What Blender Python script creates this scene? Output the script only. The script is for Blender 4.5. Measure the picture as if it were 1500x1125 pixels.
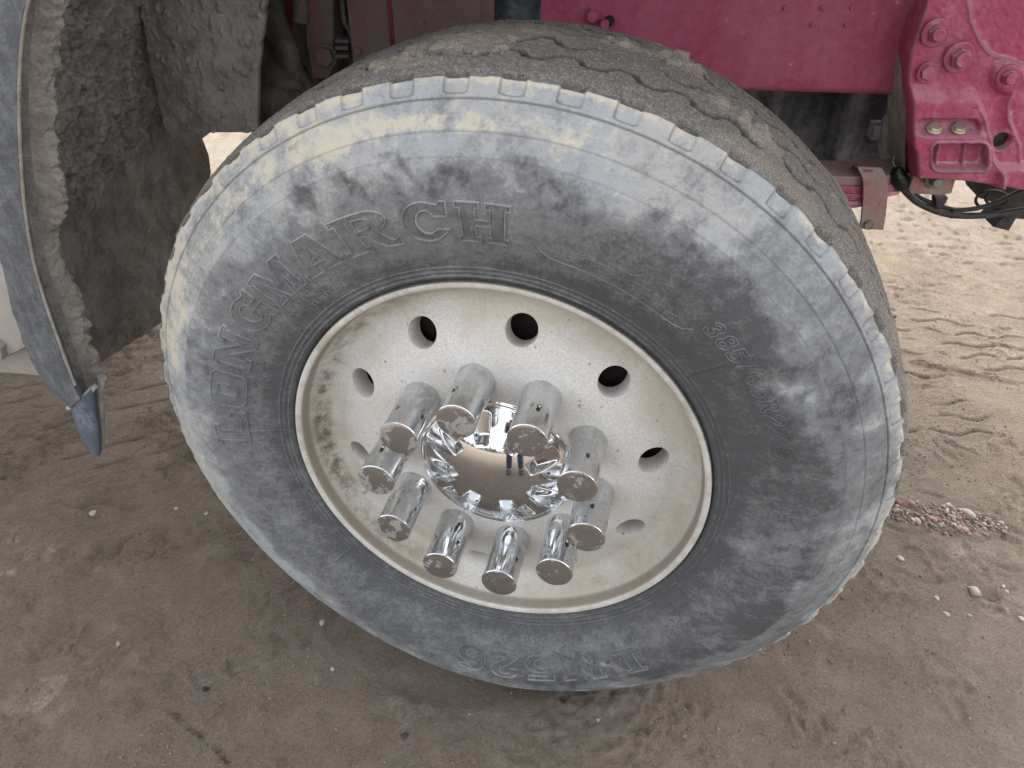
import bpy, bmesh, math, random
import numpy as np
from mathutils import Vector, Matrix

random.seed(4)
RNG = np.random.default_rng(4)
for o in list(bpy.data.objects):
    bpy.data.objects.remove(o)
scene = bpy.context.scene
COL = scene.collection

# ------------------------------------------------------------------ camera
CAM = np.array([0.02634, -0.79497, 1.22575])
PITCH = math.radians(35.638)
FPX = 1125.17
cd = bpy.data.cameras.new('camera')
cd.sensor_width = 36.0
cd.lens = 36.0 * FPX / 1500.0
cd.clip_start = 0.02
cd.clip_end = 600
cam = bpy.data.objects.new('camera', cd)
COL.objects.link(cam)
cam.location = CAM
cam.rotation_euler = (math.pi / 2 - PITCH, 0, 0)
scene.camera = cam

# ------------------------------------------------------------------ sky and sun
SUN_EL, SUN_AZ = 48.0, 14.0          # azimuth measured from +Y towards +X
w = bpy.data.worlds.new('World')
scene.world = w
w.use_nodes = True
wn, wl = w.node_tree.nodes, w.node_tree.links
bgn = wn['Background']
sky = wn.new('ShaderNodeTexSky')
sky.sky_type = 'NISHITA'
sky.sun_disc = False
sky.sun_elevation = math.radians(SUN_EL)
sky.sun_rotation = math.radians(SUN_AZ)
sky.dust_density = 4.0
sky.ozone_density = 1.0
sky.air_density = 1.0
hs = wn.new('ShaderNodeHueSaturation')
hs.inputs['Saturation'].default_value = 0.22     # thin high overcast
wl.new(sky.outputs[0], hs.inputs['Color'])
wl.new(hs.outputs[0], bgn.inputs['Color'])
bgn.inputs['Strength'].default_value = 0.15
ld = bpy.data.lights.new('sun', 'SUN')
ld.energy = 0.6
ld.angle = math.radians(22)
ld.color = (1.0, 0.93, 0.83)
sun = bpy.data.objects.new('sun', ld)
COL.objects.link(sun)
sdir = Vector((math.sin(math.radians(SUN_AZ)) * math.cos(math.radians(SUN_EL)),
               math.cos(math.radians(SUN_AZ)) * math.cos(math.radians(SUN_EL)),
               math.sin(math.radians(SUN_EL))))
sun.rotation_euler = sdir.to_track_quat('Z', 'Y').to_euler()
sun.location = sdir * 20
scene.view_settings.view_transform = 'Standard'
scene.view_settings.look = 'None'
scene.view_settings.exposure = 2.4
scene.view_settings.gamma = 1.0

# ------------------------------------------------------------------ geometry frames
ZC = 0.505                                                # wheel centre height
MW = np.array([[0.9728, 0, -0.2316], [-0.2316, 0, -0.9728], [0, 1, 0]])
YAW = math.radians(7)
TA = np.array([math.cos(YAW), -math.sin(YAW), 0])
TB = np.array([math.sin(YAW), math.cos(YAW), 0])
BCAM = np.array([[1, 0, 0], [0, -math.sin(PITCH), math.cos(PITCH)], [0, -math.cos(PITCH), -math.sin(PITCH)]])


def ray(px, py):
    return BCAM @ np.array([(px - 750.0) / FPX, (py - 562.5) / FPX, 1.0])


def P(px, py, b):
    """Truck-frame point (along, inward, up) seen at a photo pixel, at inward depth b."""
    d = ray(px, py)
    s = (b - CAM @ TB) / (d @ TB)
    X = CAM + s * d
    return (float(X @ TA), float(X @ TB), float(X[2]))


def Pv(px, py, b):
    px, py = np.asarray(px, float), np.asarray(py, float)
    d = np.stack([(px - 750.0) / FPX, (py - 562.5) / FPX, np.ones_like(px)], -1) @ BCAM.T
    s = (np.asarray(b) - CAM @ TB) / (d @ TB)
    X = CAM + s[..., None] * d
    return np.stack([X @ TA, X @ TB, X[..., 2]], -1)


def G(px, py, z=0.0):
    d = ray(px, py)
    s = (z - CAM[2]) / d[2]
    X = CAM + s * d
    return (float(X[0]), float(X[1]))


# ------------------------------------------------------------------ numpy noise
_perm = RNG.permutation(256).astype(np.int64)
_perm = np.concatenate([_perm, _perm, _perm])
_gr = RNG.normal(size=(256, 3))
_gr /= np.linalg.norm(_gr, axis=1)[:, None]


def perlin(x, y, z):
    x, y, z = np.broadcast_arrays(np.asarray(x, float), np.asarray(y, float), np.asarray(z, float))
    xi, yi, zi = np.floor(x), np.floor(y), np.floor(z)
    fx, fy, fz = x - xi, y - yi, z - zi
    xi, yi, zi = xi.astype(np.int64) & 255, yi.astype(np.int64) & 255, zi.astype(np.int64) & 255
    u, v, t = [f * f * f * (f * (f * 6 - 15) + 10) for f in (fx, fy, fz)]

    def g(dx, dy, dz):
        h = _perm[_perm[_perm[xi + dx] + yi + dy] + zi + dz]
        gg = _gr[h]
        return gg[..., 0] * (fx - dx) + gg[..., 1] * (fy - dy) + gg[..., 2] * (fz - dz)
    a = g(0, 0, 0); a = a + u * (g(1, 0, 0) - a)
    b = g(0, 1, 0); b = b + u * (g(1, 1, 0) - b)
    c = g(0, 0, 1); c = c + u * (g(1, 0, 1) - c)
    d = g(0, 1, 1); d = d + u * (g(1, 1, 1) - d)
    a = a + v * (b - a); c = c + v * (d - c)
    return (a + t * (c - a)) * 1.6


def fbm(x, y, z, oct=4, gain=0.5):
    s, a, f = 0.0, 1.0, 1.0
    for i in range(oct):
        s = s + a * perlin(x * f + 17.3 * i, y * f + 5.1 * i, z * f + 9.7 * i)
        a *= gain; f *= 2.03
    return s


def sstep(a, b, x):
    t = np.clip((x - a) / (b - a), 0, 1)
    return t * t * (3 - 2 * t)


# ------------------------------------------------------------------ mesh helpers
def tag(o, label=None, cat=None, group=None, kind=None):
    if label: o['label'] = label
    if cat: o['category'] = cat
    if group: o['group'] = group
    if kind: o['kind'] = kind
    return o


def link(name, me, mat=None, parent=None, smooth=True):
    if mat: me.materials.append(mat)
    o = bpy.data.objects.new(name, me)
    COL.objects.link(o)
    if parent: o.parent = parent
    if smooth and len(me.polygons):
        me.polygons.foreach_set('use_smooth', np.ones(len(me.polygons), dtype=bool))
    return o


def empty(name, parent=None, loc=(0, 0, 0), rot=(0, 0, 0)):
    o = bpy.data.objects.new(name, None)
    COL.objects.link(o)
    o.empty_display_size = 0.1
    o.location = loc; o.rotation_euler = rot
    if parent: o.parent = parent
    return o


def sharp(me, deg=35):
    me.set_sharp_from_angle(angle=math.radians(deg))


def grid_mesh(name, V, wrap_u=False, wrap_v=False, attrs=None, flip=False):
    """V: array (nu, nv, 3) -> quad mesh."""
    nu, nv = V.shape[:2]
    idx = np.arange(nu * nv).reshape(nu, nv)
    if wrap_u: idx = np.concatenate([idx, idx[:1]], 0)
    if wrap_v: idx = np.concatenate([idx, idx[:, :1]], 1)
    q = np.stack([idx[:-1, :-1], idx[1:, :-1], idx[1:, 1:], idx[:-1, 1:]], -1).reshape(-1, 4)
    if flip: q = q[:, ::-1]
    me = bpy.data.meshes.new(name)
    me.vertices.add(nu * nv)
    me.vertices.foreach_set('co', V.reshape(-1).astype(np.float32))
    n = len(q)
    me.loops.add(n * 4)
    me.loops.foreach_set('vertex_index', q.reshape(-1).astype(np.int32))
    me.polygons.add(n)
    me.polygons.foreach_set('loop_start', np.arange(0, n * 4, 4, dtype=np.int32))
    me.polygons.foreach_set('loop_total', np.full(n, 4, dtype=np.int32))
    me.update(calc_edges=True)
    for k, a in (attrs or {}).items():
        at = me.attributes.new(k, 'FLOAT', 'POINT')
        at.data.foreach_set('value', np.asarray(a, np.float32).reshape(-1))
    me.validate()
    return me


def py_mesh(name, V, F):
    me = bpy.data.meshes.new(name)
    me.from_pydata([tuple(v) for v in V], [], F)
    me.update()
    return me


class MB:
    """Collects vertices and faces for one mesh."""
    def __init__(self): self.V = []; self.F = []

    def add(self, V, F):
        n = len(self.V)
        self.V += [tuple(v) for v in V]
        self.F += [tuple(i + n for i in f) for f in F]

    def prism(self, outline, b0, b1, bev=0.0):
        """Outline of (a, z); extruded along b from b0 (front) to b1, with a bevelled front edge."""
        O = np.array(outline, float)
        area = 0.5 * np.sum(O[:, 0] * np.roll(O[:, 1], -1) - np.roll(O[:, 0], -1) * O[:, 1])
        if area < 0: O = O[::-1]
        n = len(O)
        rings = []
        if bev > 0:
            e = np.roll(O, -1, 0) - O
            nr = np.stack([e[:, 1], -e[:, 0]], 1); nr /= np.linalg.norm(nr, axis=1)[:, None] + 1e-12
            m = nr + np.roll(nr, 1, 0); m /= np.linalg.norm(m, axis=1)[:, None] + 1e-12
            rings.append((O - m * bev, b0)); rings.append((O - m * bev * 0.3, b0 + bev * 0.3)); rings.append((O, b0 + bev))
        else:
            rings.append((O, b0))
        rings.append((O, b1))
        V = [(p[0], bb, p[1]) for R, bb in rings for p in R]
        F = [tuple(range(n))]
        for k in range(len(rings) - 1):
            for i in range(n):
                j = (i + 1) % n
                F.append((k * n + i, (k + 1) * n + i, (k + 1) * n + j, k * n + j))
        m_ = (len(rings) - 1) * n
        F.append(tuple(m_ + n - 1 - i for i in range(n)))
        self.add(V, F)

    def box(self, lo, hi, bev=0.002):
        x0, y0, z0 = lo; x1, y1, z1 = hi
        self.prism([(x0, z0), (x1, z0), (x1, z1), (x0, z1)], y0, y1, min(bev, abs(x1 - x0) / 3, abs(z1 - z0) / 3))

    def lathe(self, prof, origin, axis, n=24, cap0=True, cap1=True):
        """prof: (distance along axis, radius)."""
        ax = Vector(axis).normalized()
        u = ax.orthogonal().normalized(); v = ax.cross(u)
        o = Vector(origin); V = []; F = []
        for t, r in prof:
            for i in range(n):
                a = 2 * math.pi * i / n
                V.append(tuple(o + ax * t + u * (r * math.cos(a)) + v * (r * math.sin(a))))
        for k in range(len(prof) - 1):
            for i in range(n):
                j = (i + 1) % n
                F.append((k * n + i, k * n + j, (k + 1) * n + j, (k + 1) * n + i))
        if cap0: F.append(tuple(range(n - 1, -1, -1)))
        if cap1: F.append(tuple((len(prof) - 1) * n + i for i in range(n)))
        self.add(V, F)

    def tube(self, pts, r, n=12, sub=6):
        pts = [Vector(p) for p in pts]
        path = []
        for i in range(len(pts) - 1):
            p0 = pts[max(i - 1, 0)]; p1 = pts[i]; p2 = pts[i + 1]; p3 = pts[min(i + 2, len(pts) - 1)]
            for k in range(sub):
                t = k / sub
                path.append(0.5 * ((2 * p1) + (-p0 + p2) * t + (2 * p0 - 5 * p1 + 4 * p2 - p3) * t * t + (-p0 + 3 * p1 - 3 * p2 + p3) * t ** 3))
        path.append(pts[-1])
        V = []; F = []
        up = Vector((0.31, 0.2, 0.93))
        m = len(path)
        for i, p in enumerate(path):
            t = (path[min(i + 1, m - 1)] - path[max(i - 1, 0)]).normalized()
            u = t.cross(up).normalized(); v = u.cross(t)
            rr = r[0] + (r[1] - r[0]) * i / (m - 1) if isinstance(r, tuple) else r
            for k in range(n):
                a = 2 * math.pi * k / n
                V.append(tuple(p + u * (rr * math.cos(a)) + v * (rr * math.sin(a))))
        for i in range(m - 1):
            for k in range(n):
                j = (k + 1) % n
                F.append((i * n + k, i * n + j, (i + 1) * n + j, (i + 1) * n + k))
        F.append(tuple(range(n - 1, -1, -1))); F.append(tuple((m - 1) * n + k for k in range(n)))
        self.add(V, F)

    def build(self, name, mat, parent=None, deg=35):
        me = py_mesh(name, self.V, self.F)
        bm = bmesh.new(); bm.from_mesh(me)
        bmesh.ops.recalc_face_normals(bm, faces=bm.faces)
        bm.to_mesh(me); bm.free()
        o = link(name, me, mat, parent)
        sharp(me, deg)
        return o


# ------------------------------------------------------------------ material helpers
class NT:
    def __init__(self, name):
        self.m = bpy.data.materials.new(name); self.m.use_nodes = True
        self.t = self.m.node_tree; self.n = self.t.nodes; self.l = self.t.links
        self.b = self.n['Principled BSDF']

    def new(self, typ, **kw):
        nd = self.n.new(typ)
        for k, v in kw.items():
            if hasattr(nd, k) and not k[0].isupper(): setattr(nd, k, v)
            else: self.set(nd.inputs[k.replace('_', ' ')], v)
        return nd

    def set(self, sock, v):
        if isinstance(v, bpy.types.NodeSocket): self.l.new(v, sock)
        else: sock.default_value = v

    def coord(self, which='Object'): return self.new('ShaderNodeTexCoord').outputs[which]

    def noise(self, scale, detail=5, rough=0.55, vec=None, dist=0.0):
        nd = self.new('ShaderNodeTexNoise', Scale=scale, Detail=detail, Roughness=rough, Distortion=dist)
        self.l.new(vec if vec is not None else self.coord(), nd.inputs['Vector'])
        return nd.outputs['Fac']

    def vor(self, scale, vec=None, out='Distance'):
        nd = self.new('ShaderNodeTexVoronoi', Scale=scale)
        self.l.new(vec if vec is not None else self.coord(), nd.inputs['Vector'])
        return nd.outputs[out]

    def mapping(self, scale, vec=None):
        nd = self.new('ShaderNodeMapping'); nd.inputs['Scale'].default_value = scale
        self.l.new(vec if vec is not None else self.coord(), nd.inputs['Vector'])
        return nd.outputs[0]

    def attr(self, name): return self.new('ShaderNodeAttribute', attribute_name=name).outputs['Fac']

    def ramp(self, fac, lo, hi, a=0.0, b=1.0):
        nd = self.new('ShaderNodeMapRange', interpolation_type='SMOOTHSTEP')
        self.set(nd.inputs[0], fac)
        for i, v in enumerate((lo, hi, a, b)): nd.inputs[i + 1].default_value = v
        return nd.outputs[0]

    def math(self, op, a, b=0.0, clamp=False):
        nd = self.new('ShaderNodeMath', operation=op, use_clamp=clamp)
        self.set(nd.inputs[0], a); self.set(nd.inputs[1], b)
        return nd.outputs[0]

    def mix(self, fac, a, b):
        nd = self.new('ShaderNodeMix', data_type='RGBA')
        self.set(nd.inputs[0], fac)
        self.set(nd.inputs[6], a if isinstance(a, bpy.types.NodeSocket) else (*a, 1))
        self.set(nd.inputs[7], b if isinstance(b, bpy.types.NodeSocket) else (*b, 1))
        return nd.outputs[2]

    def bump(self, h, strength, dist, normal=None):
        nd = self.new('ShaderNodeBump', Strength=strength, Distance=dist)
        self.set(nd.inputs['Height'], h)
        if normal is not None: self.l.new(normal, nd.inputs['Normal'])
        return nd.outputs[0]

    def out(self, color=None, rough=None, metal=None, normal=None, spec=None, coat=None):
        for k, v in (('Base Color', color), ('Roughness', rough), ('Metallic', metal), ('Normal', normal), ('Specular IOR Level', spec), ('Coat Weight', coat)):
            if v is None: continue
            if k == 'Base Color' and not isinstance(v, bpy.types.NodeSocket): v = (*v, 1)
            self.set(self.b.inputs[k], v)
        return self.m


def m_tyre():
    t = NT('dusty_rubber')
    co = t.coord()
    fine = t.noise(260, 4, 0.65, co)
    mid = t.noise(38, 6, 0.65, co, 0.4)
    sc = t.noise(1.0, 5, 0.6, t.mapping((22, 70, 40), t.mapping((1, 1, 1), co)), 1.6)
    dust = t.attr('dust')
    d2 = t.math('ADD', dust, t.math('MULTIPLY', t.math('SUBTRACT', mid, 0.5), 0.66))
    d2 = t.math('ADD', d2, t.math('MULTIPLY', t.math('SUBTRACT', fine, 0.5), 0.62))
    fib = t.noise(95, 9, 0.78, co, 0.8)
    d2 = t.math('ADD', d2, t.math('MULTIPLY', t.math('SUBTRACT', fib, 0.5), 0.80))
    d2 = t.math('ADD', d2, t.math('MULTIPLY', t.math('SUBTRACT', sc, 0.5), 0.35), True)
    rub = t.mix(fine, (0.066, 0.067, 0.070), (0.098, 0.098, 0.100))
    dcol = t.mix(t.ramp(t.noise(7, 3, 0.5, co), 0.35, 0.65), (0.300, 0.320, 0.330), (0.350, 0.346, 0.332))
    film = t.mix(t.noise(9, 4, 0.6, co), (0.158, 0.166, 0.176), (0.186, 0.183, 0.178))
    c = t.mix(t.ramp(d2, 0.0, 0.52), rub, film)
    c = t.mix(t.ramp(d2, 0.42, 1.0), c, dcol)
    rg = t.math('ABSOLUTE', t.math('SUBTRACT', t.noise(26, 8, 0.7, co, 1.2), 0.5))
    crk = t.math('MULTIPLY', t.ramp(rg, 0.014, 0.002), t.ramp(d2, 0.35, 0.7))
    c = t.mix(t.math('MULTIPLY', crk, 0.24), c, (0.10, 0.105, 0.115))
    crm = t.math('ADD', t.attr('cream'), t.math('MULTIPLY', t.math('MULTIPLY', t.math('SUBTRACT', t.noise(48, 9, 0.80, co), 0.5), 3.2), 1.0))
    crm = t.math('MULTIPLY', t.ramp(crm, 0.34, 1.02), 0.85)
    c = t.mix(crm, c, (0.50, 0.455, 0.355))
    # tread: gritty sand
    sp = t.noise(560, 2, 0.7, co)
    sp2 = t.noise(170, 3, 0.7, co)
    grit = t.mix(t.ramp(sp, 0.36, 0.60), (0.068, 0.065, 0.060), (0.30, 0.275, 0.24))
    grit = t.mix(t.ramp(sp2, 0.35, 0.7), grit, (0.128, 0.121, 0.109))
    brown = t.mix(t.ramp(sp, 0.3, 0.7), (0.15, 0.128, 0.104), (0.31, 0.27, 0.222))
    grit = t.mix(t.math('ADD', t.attr('mud'), t.math('MULTIPLY', t.math('SUBTRACT', mid, 0.5), 0.6), True), grit, brown)
    tr = t.attr('tread')
    c = t.mix(tr, c, grit)
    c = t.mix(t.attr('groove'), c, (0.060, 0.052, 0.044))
    n1 = t.bump(t.noise(420, 3, 0.7, co), 0.35, 0.0012)
    n2 = t.bump(t.math('MULTIPLY', sp, tr), 0.6, 0.003, n1)
    n3 = t.bump(mid, 0.25, 0.003, n2)
    n3 = t.bump(fib, 0.35, 0.0022, n3)
    return t.out(c, t.math('SUBTRACT', 0.92, t.math('MULTIPLY', t.math('SUBTRACT', 1.0, d2), 0.25)), 0.0, n3, 0.14)


def m_alu():
    t = NT('chalky_aluminium')
    co = t.coord()
    sep = t.new('ShaderNodeSeparateXYZ'); t.l.new(co, sep.inputs[0])
    r2 = t.math('SQRT', t.math('ADD', t.math('MULTIPLY', sep.outputs[0], sep.outputs[0]), t.math('MULTIPLY', sep.outputs[1], sep.outputs[1])))
    n1 = t.noise(9, 6, 0.6, co); n2 = t.noise(55, 5, 0.7, co); n3 = t.noise(380, 3, 0.7, co)
    c = t.mix(t.ramp(n3, 0.3, 0.7), (0.45, 0.435, 0.408), (0.60, 0.582, 0.548))
    tan = t.math('MULTIPLY', t.ramp(t.math('ADD', n1, t.math('MULTIPLY', t.ramp(r2, 0.17, 0.28), 0.22)), 0.50, 0.78), 0.62)
    c = t.mix(tan, c, (0.42, 0.36, 0.265))
    at = t.math('ARCTAN2', sep.outputs[1], sep.outputs[0])
    cv = t.new('ShaderNodeCombineXYZ'); t.set(cv.inputs[0], t.math('MULTIPLY', r2, 420.0)); t.set(cv.inputs[1], t.math('MULTIPLY', at, 2.2))
    brush = t.noise(1.0, 4, 0.6, cv.outputs[0])
    c = t.mix(t.math('MULTIPLY', t.ramp(brush, 0.54, 0.72), 0.28), c, (0.34, 0.32, 0.285))
    cv2 = t.new('ShaderNodeCombineXYZ'); t.set(cv2.inputs[0], t.math('MULTIPLY', r2, 9.0)); t.set(cv2.inputs[1], t.math('MULTIPLY', at, 16.0))
    run = t.noise(1.0, 5, 0.65, cv2.outputs[0])
    c = t.mix(t.math('MULTIPLY', t.math('MULTIPLY', t.ramp(run, 0.55, 0.72), t.ramp(r2, 0.16, 0.24)), 0.34), c, (0.27, 0.235, 0.185))
    # grime caught in the trough beside the lip, heavier on the trailing side
    trough = t.math('MULTIPLY', t.ramp(r2, 0.252, 0.268), t.ramp(r2, 0.285, 0.272))
    side = t.ramp(sep.outputs[0], -0.05, -0.26, 0.18, 1.0)
    gr = t.math('MULTIPLY', t.math('MULTIPLY', trough, side), t.ramp(t.math('ADD', t.math('MULTIPLY', n2, 0.6), t.math('MULTIPLY', n1, 0.4)), 0.40, 0.62))
    c = t.mix(t.math('MULTIPLY', gr, 0.9), c, (0.10, 0.082, 0.06))
    specks = t.ramp(t.noise(110, 2, 0.5, co), 0.70, 0.76)
    c = t.mix(t.math('MULTIPLY', specks, 0.7), c, (0.13, 0.11, 0.085))
    bare = t.ramp(r2, 0.2845, 0.2865)
    c = t.mix(t.math('MULTIPLY', bare, t.ramp(n2, 0.38, 0.62, 0.05, 0.6)), c, (0.60, 0.59, 0.565))
    c = t.mix(t.math('MULTIPLY', bare, t.ramp(n1, 0.52, 0.70, 0.0, 0.45)), c, (0.24, 0.225, 0.20))
    lip = t.math('MULTIPLY', t.ramp(r2, 0.2795, 0.2825), t.ramp(r2, 0.2862, 0.2842))
    c = t.mix(t.math('MULTIPLY', lip, 0.7), c, (0.17, 0.145, 0.11))
    nb = t.bump(n3, 0.25, 0.0008)
    nb = t.bump(n2, 0.12, 0.0015, nb)
    return t.out(c, t.math('ADD', 0.52, t.math('MULTIPLY', n2, 0.25)), 0.08, nb, 0.35)


def m_chrome(name, dust_hi, up_w, base_r=0.09):
    t = NT(name)
    co = t.coord()
    oi = t.new('ShaderNodeObjectInfo')
    ad = t.new('ShaderNodeVectorMath', operation='ADD'); t.l.new(co, ad.inputs[0])
    sc = t.new('ShaderNodeVectorMath', operation='SCALE'); sc.inputs[0].default_value = (7.1, 3.7, 5.3); t.l.new(oi.outputs['Random'], sc.inputs['Scale'])
    t.l.new(sc.outputs[0], ad.inputs[1])
    v = ad.outputs[0]
    ge = t.new('ShaderNodeNewGeometry')
    sep = t.new('ShaderNodeSeparateXYZ'); t.l.new(ge.outputs['Normal'], sep.inputs[0])
    up = t.ramp(sep.outputs[2], -0.1, 0.9)
    n1 = t.noise(17, 6, 0.6, v, 0.6); n2 = t.noise(260, 3, 0.7, v); n3 = t.noise(90, 4, 0.7, v)
    d = t.math('ADD', t.math('MULTIPLY', up, up_w), t.math('MULTIPLY', n1, 0.8))
    d = t.math('ADD', d, t.math('MULTIPLY', t.math('SUBTRACT', n3, 0.5), 0.12))
    d = t.math('ADD', d, t.math('MULTIPLY', t.math('SUBTRACT', t.noise(1.0, 4, 0.6, t.mapping((70, 70, 9), v)), 0.5), 0.30))
    d = t.ramp(d, 0.49, 0.66, 0.03, dust_hi)
    if up_w > 0.06:
        fl = t.ramp(t.math('ADD', t.noise(48, 7, 0.72, v, 0.8), t.math('MULTIPLY', t.math('SUBTRACT', n1, 0.5), 0.9)), 0.545, 0.60)
        d = t.math('MAXIMUM', d, t.math('MULTIPLY', fl, 0.6))
    dcol = t.mix(n2, (0.19, 0.174, 0.152), (0.33, 0.306, 0.272))
    c = t.mix(d, (0.66, 0.67, 0.68), dcol)
    c = t.mix(t.math('MULTIPLY', t.attr('slot'), 0.92), c, (0.025, 0.023, 0.021))
    rough = t.math('ADD', base_r, t.math('MULTIPLY', d, 0.6))
    metal = t.math('SUBTRACT', 1.0, t.math('MULTIPLY', d, 0.8))
    nb = t.bump(t.math('MULTIPLY', n2, d), 0.25, 0.001)
    return t.out(c, rough, metal, nb)


def m_paint(name, base, dusty, dust_col, lo=0.45, hi=0.75, scale=9, chips=True, edge=0.0):
    t = NT(name)
    co = t.coord()
    n1 = t.noise(scale, 7, 0.66, co, 0.3); n2 = t.noise(scale * 9, 5, 0.7, co); n3 = t.noise(300, 3, 0.7, co)
    s = t.noise(1.0, 5, 0.65, t.mapping((scale * 2.2, scale * 2.2, scale * 0.45), co))
    d = t.math('ADD', t.math('MULTIPLY', n1, 0.5), t.math('MULTIPLY', s, 0.5))
    d = t.math('ADD', d, t.math('MULTIPLY', t.math('SUBTRACT', n2, 0.5), 0.3))
    ge = t.new('ShaderNodeNewGeometry'); sp_ = t.new('ShaderNodeSeparateXYZ'); t.l.new(ge.outputs['Normal'], sp_.inputs[0])
    d = t.math('ADD', d, t.math('MULTIPLY', t.ramp(sp_.outputs[2], 0.12, 0.75), 0.28))
    d = t.ramp(d, lo, hi, 0.12, dusty)
    dark = tuple(x * 0.7 for x in base)
    c = t.mix(t.ramp(n2, 0.3, 0.7), dark, base)
    c = t.mix(d, c, dust_col)
    pt = ge.outputs['Pointiness']
    if edge:
        wr = t.math('MULTIPLY', t.ramp(t.math('ADD', pt, t.math('MULTIPLY', t.math('SUBTRACT', n2, 0.5), 0.10)), 0.52, 0.60), edge)
        c = t.mix(wr, c, (0.62, 0.46, 0.48))
        cv = t.math('MULTIPLY', t.ramp(t.math('ADD', pt, t.math('MULTIPLY', t.math('SUBTRACT', n2, 0.5), 0.05)), 0.488, 0.435), edge)
        c = t.mix(cv, c, (0.22, 0.165, 0.155))
    if chips:
        ch = t.ramp(n2, 0.665, 0.70)
        c = t.mix(t.math('MULTIPLY', ch, 0.6), c, (0.50, 0.40, 0.38))
        c = t.mix(t.math('MULTIPLY', t.ramp(t.noise(scale * 6, 4, 0.6, co), 0.66, 0.70), 0.7), c, (0.10, 0.01, 0.02))
    nb = t.bump(n3, 0.2, 0.001)
    nb = t.bump(n1, 0.3, 0.004, nb)
    return t.out(c, t.math('ADD', 0.38, t.math('MULTIPLY', d, 0.5)), 0.0, nb, 0.30)


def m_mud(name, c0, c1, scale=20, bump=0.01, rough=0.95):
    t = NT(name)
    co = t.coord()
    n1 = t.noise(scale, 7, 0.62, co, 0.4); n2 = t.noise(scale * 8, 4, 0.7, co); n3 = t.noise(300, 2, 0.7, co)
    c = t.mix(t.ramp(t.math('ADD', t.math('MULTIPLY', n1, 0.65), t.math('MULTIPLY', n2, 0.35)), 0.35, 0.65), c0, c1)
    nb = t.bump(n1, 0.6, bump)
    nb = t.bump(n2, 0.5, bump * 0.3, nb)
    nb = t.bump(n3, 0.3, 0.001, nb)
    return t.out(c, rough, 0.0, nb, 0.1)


def m_ground():
    t = NT('packed_dirt')
    co = t.coord()
    n1 = t.noise(1.6, 6, 0.6, co); n2 = t.noise(14, 7, 0.65, co, 0.3); n3 = t.noise(120, 5, 0.7, co); n4 = t.noise(420, 3, 0.75, co)
    damp = t.mix(t.ramp(n2, 0.30, 0.70), (0.188, 0.146, 0.110), (0.262, 0.209, 0.161))
    dry_lit = t.mix(t.ramp(n2, 0.3, 0.7), (0.245, 0.207, 0.165), (0.338, 0.292, 0.240))
    dr = t.math('ADD', t.attr('dry_lit'), t.math('MULTIPLY', t.math('SUBTRACT', n1, 0.5), 0.5))
    dr = t.math('ADD', dr, t.math('MULTIPLY', t.math('SUBTRACT', n2, 0.5), 0.35), True)
    c = t.mix(dr, damp, dry_lit)
    g = t.ramp(n4, 0.42, 0.64)
    n5 = t.noise(190, 4, 0.75, co)
    c = t.mix(t.math('MULTIPLY', t.ramp(n5, 0.50, 0.66), 0.65), c, (0.335, 0.275, 0.215))
    c = t.mix(t.math('MULTIPLY', t.ramp(n5, 0.46, 0.32), 0.55), c, (0.085, 0.064, 0.047))
    c = t.mix(t.math('MULTIPLY', g, 0.40), c, (0.31, 0.255, 0.20))
    c = t.mix(t.math('MULTIPLY', t.ramp(n3, 0.62, 0.80), 0.35), c, (0.27, 0.23, 0.185))
    c = t.mix(t.math('MULTIPLY', t.ramp(n3, 0.40, 0.24), 0.50), c, (0.045, 0.034, 0.026))
    c = t.mix(t.math('MULTIPLY', t.attr('dark'), 0.60), c, (0.045, 0.034, 0.027))
    c = t.mix(t.math('MULTIPLY', t.attr('pale'), t.ramp(n3, 0.35, 0.65)), c, (0.55, 0.46, 0.40))
    nb = t.bump(n2, 0.45, 0.015)
    clod = t.vor(46, t.mapping((1, 1, 1), co))
    nb = t.bump(t.math('MULTIPLY', clod, t.ramp(n2, 0.45, 0.62)), 0.5, 0.010, nb)
    nb = t.bump(n3, 1.0, 0.009, nb)
    nb = t.bump(n5, 0.9, 0.006, nb)
    nb = t.bump(n4, 1.0, 0.0045, nb)
    return t.out(c, 0.95, 0.0, nb, 0.08)


def m_plain(name, col, rough=0.6, metal=0.0, var=0.35, scale=40, bump=0.002):
    t = NT(name)
    co = t.coord()
    n = t.noise(scale, 6, 0.65, co)
    c = t.mix(t.ramp(n, 0.3, 0.7), tuple(x * (1 - var) for x in col), tuple(min(1, x * (1 + var)) for x in col))
    return t.out(c, rough, metal, t.bump(n, 0.4, bump), 0.4)


def m_pebble():
    t = NT('pebble_stone')
    oi = t.new('ShaderNodeObjectInfo')
    cr = t.new('ShaderNodeValToRGB')
    e = cr.color_ramp.elements
    e[0].position = 0.0; e[0].color = (0.42, 0.36, 0.31, 1)
    e[1].position = 1.0; e[1].color = (0.30, 0.17, 0.14, 1)
    for p_, c_ in ((0.3, (0.30, 0.26, 0.23, 1)), (0.6, (0.50, 0.45, 0.40, 1)), (0.8, (0.16, 0.14, 0.13, 1))):
        x = e.new(p_); x.color = c_
    t.l.new(t.math('ADD', oi.outputs['Random'], 0.0), cr.inputs[0])
    n = t.noise(90, 5, 0.6)
    c = t.mix(t.math('MULTIPLY', t.ramp(n, 0.4, 0.7), 0.45), cr.outputs[0], (0.2, 0.165, 0.13))
    return t.out(c, 0.85, 0.0, t.bump(n, 0.3, 0.002), 0.3)


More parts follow.
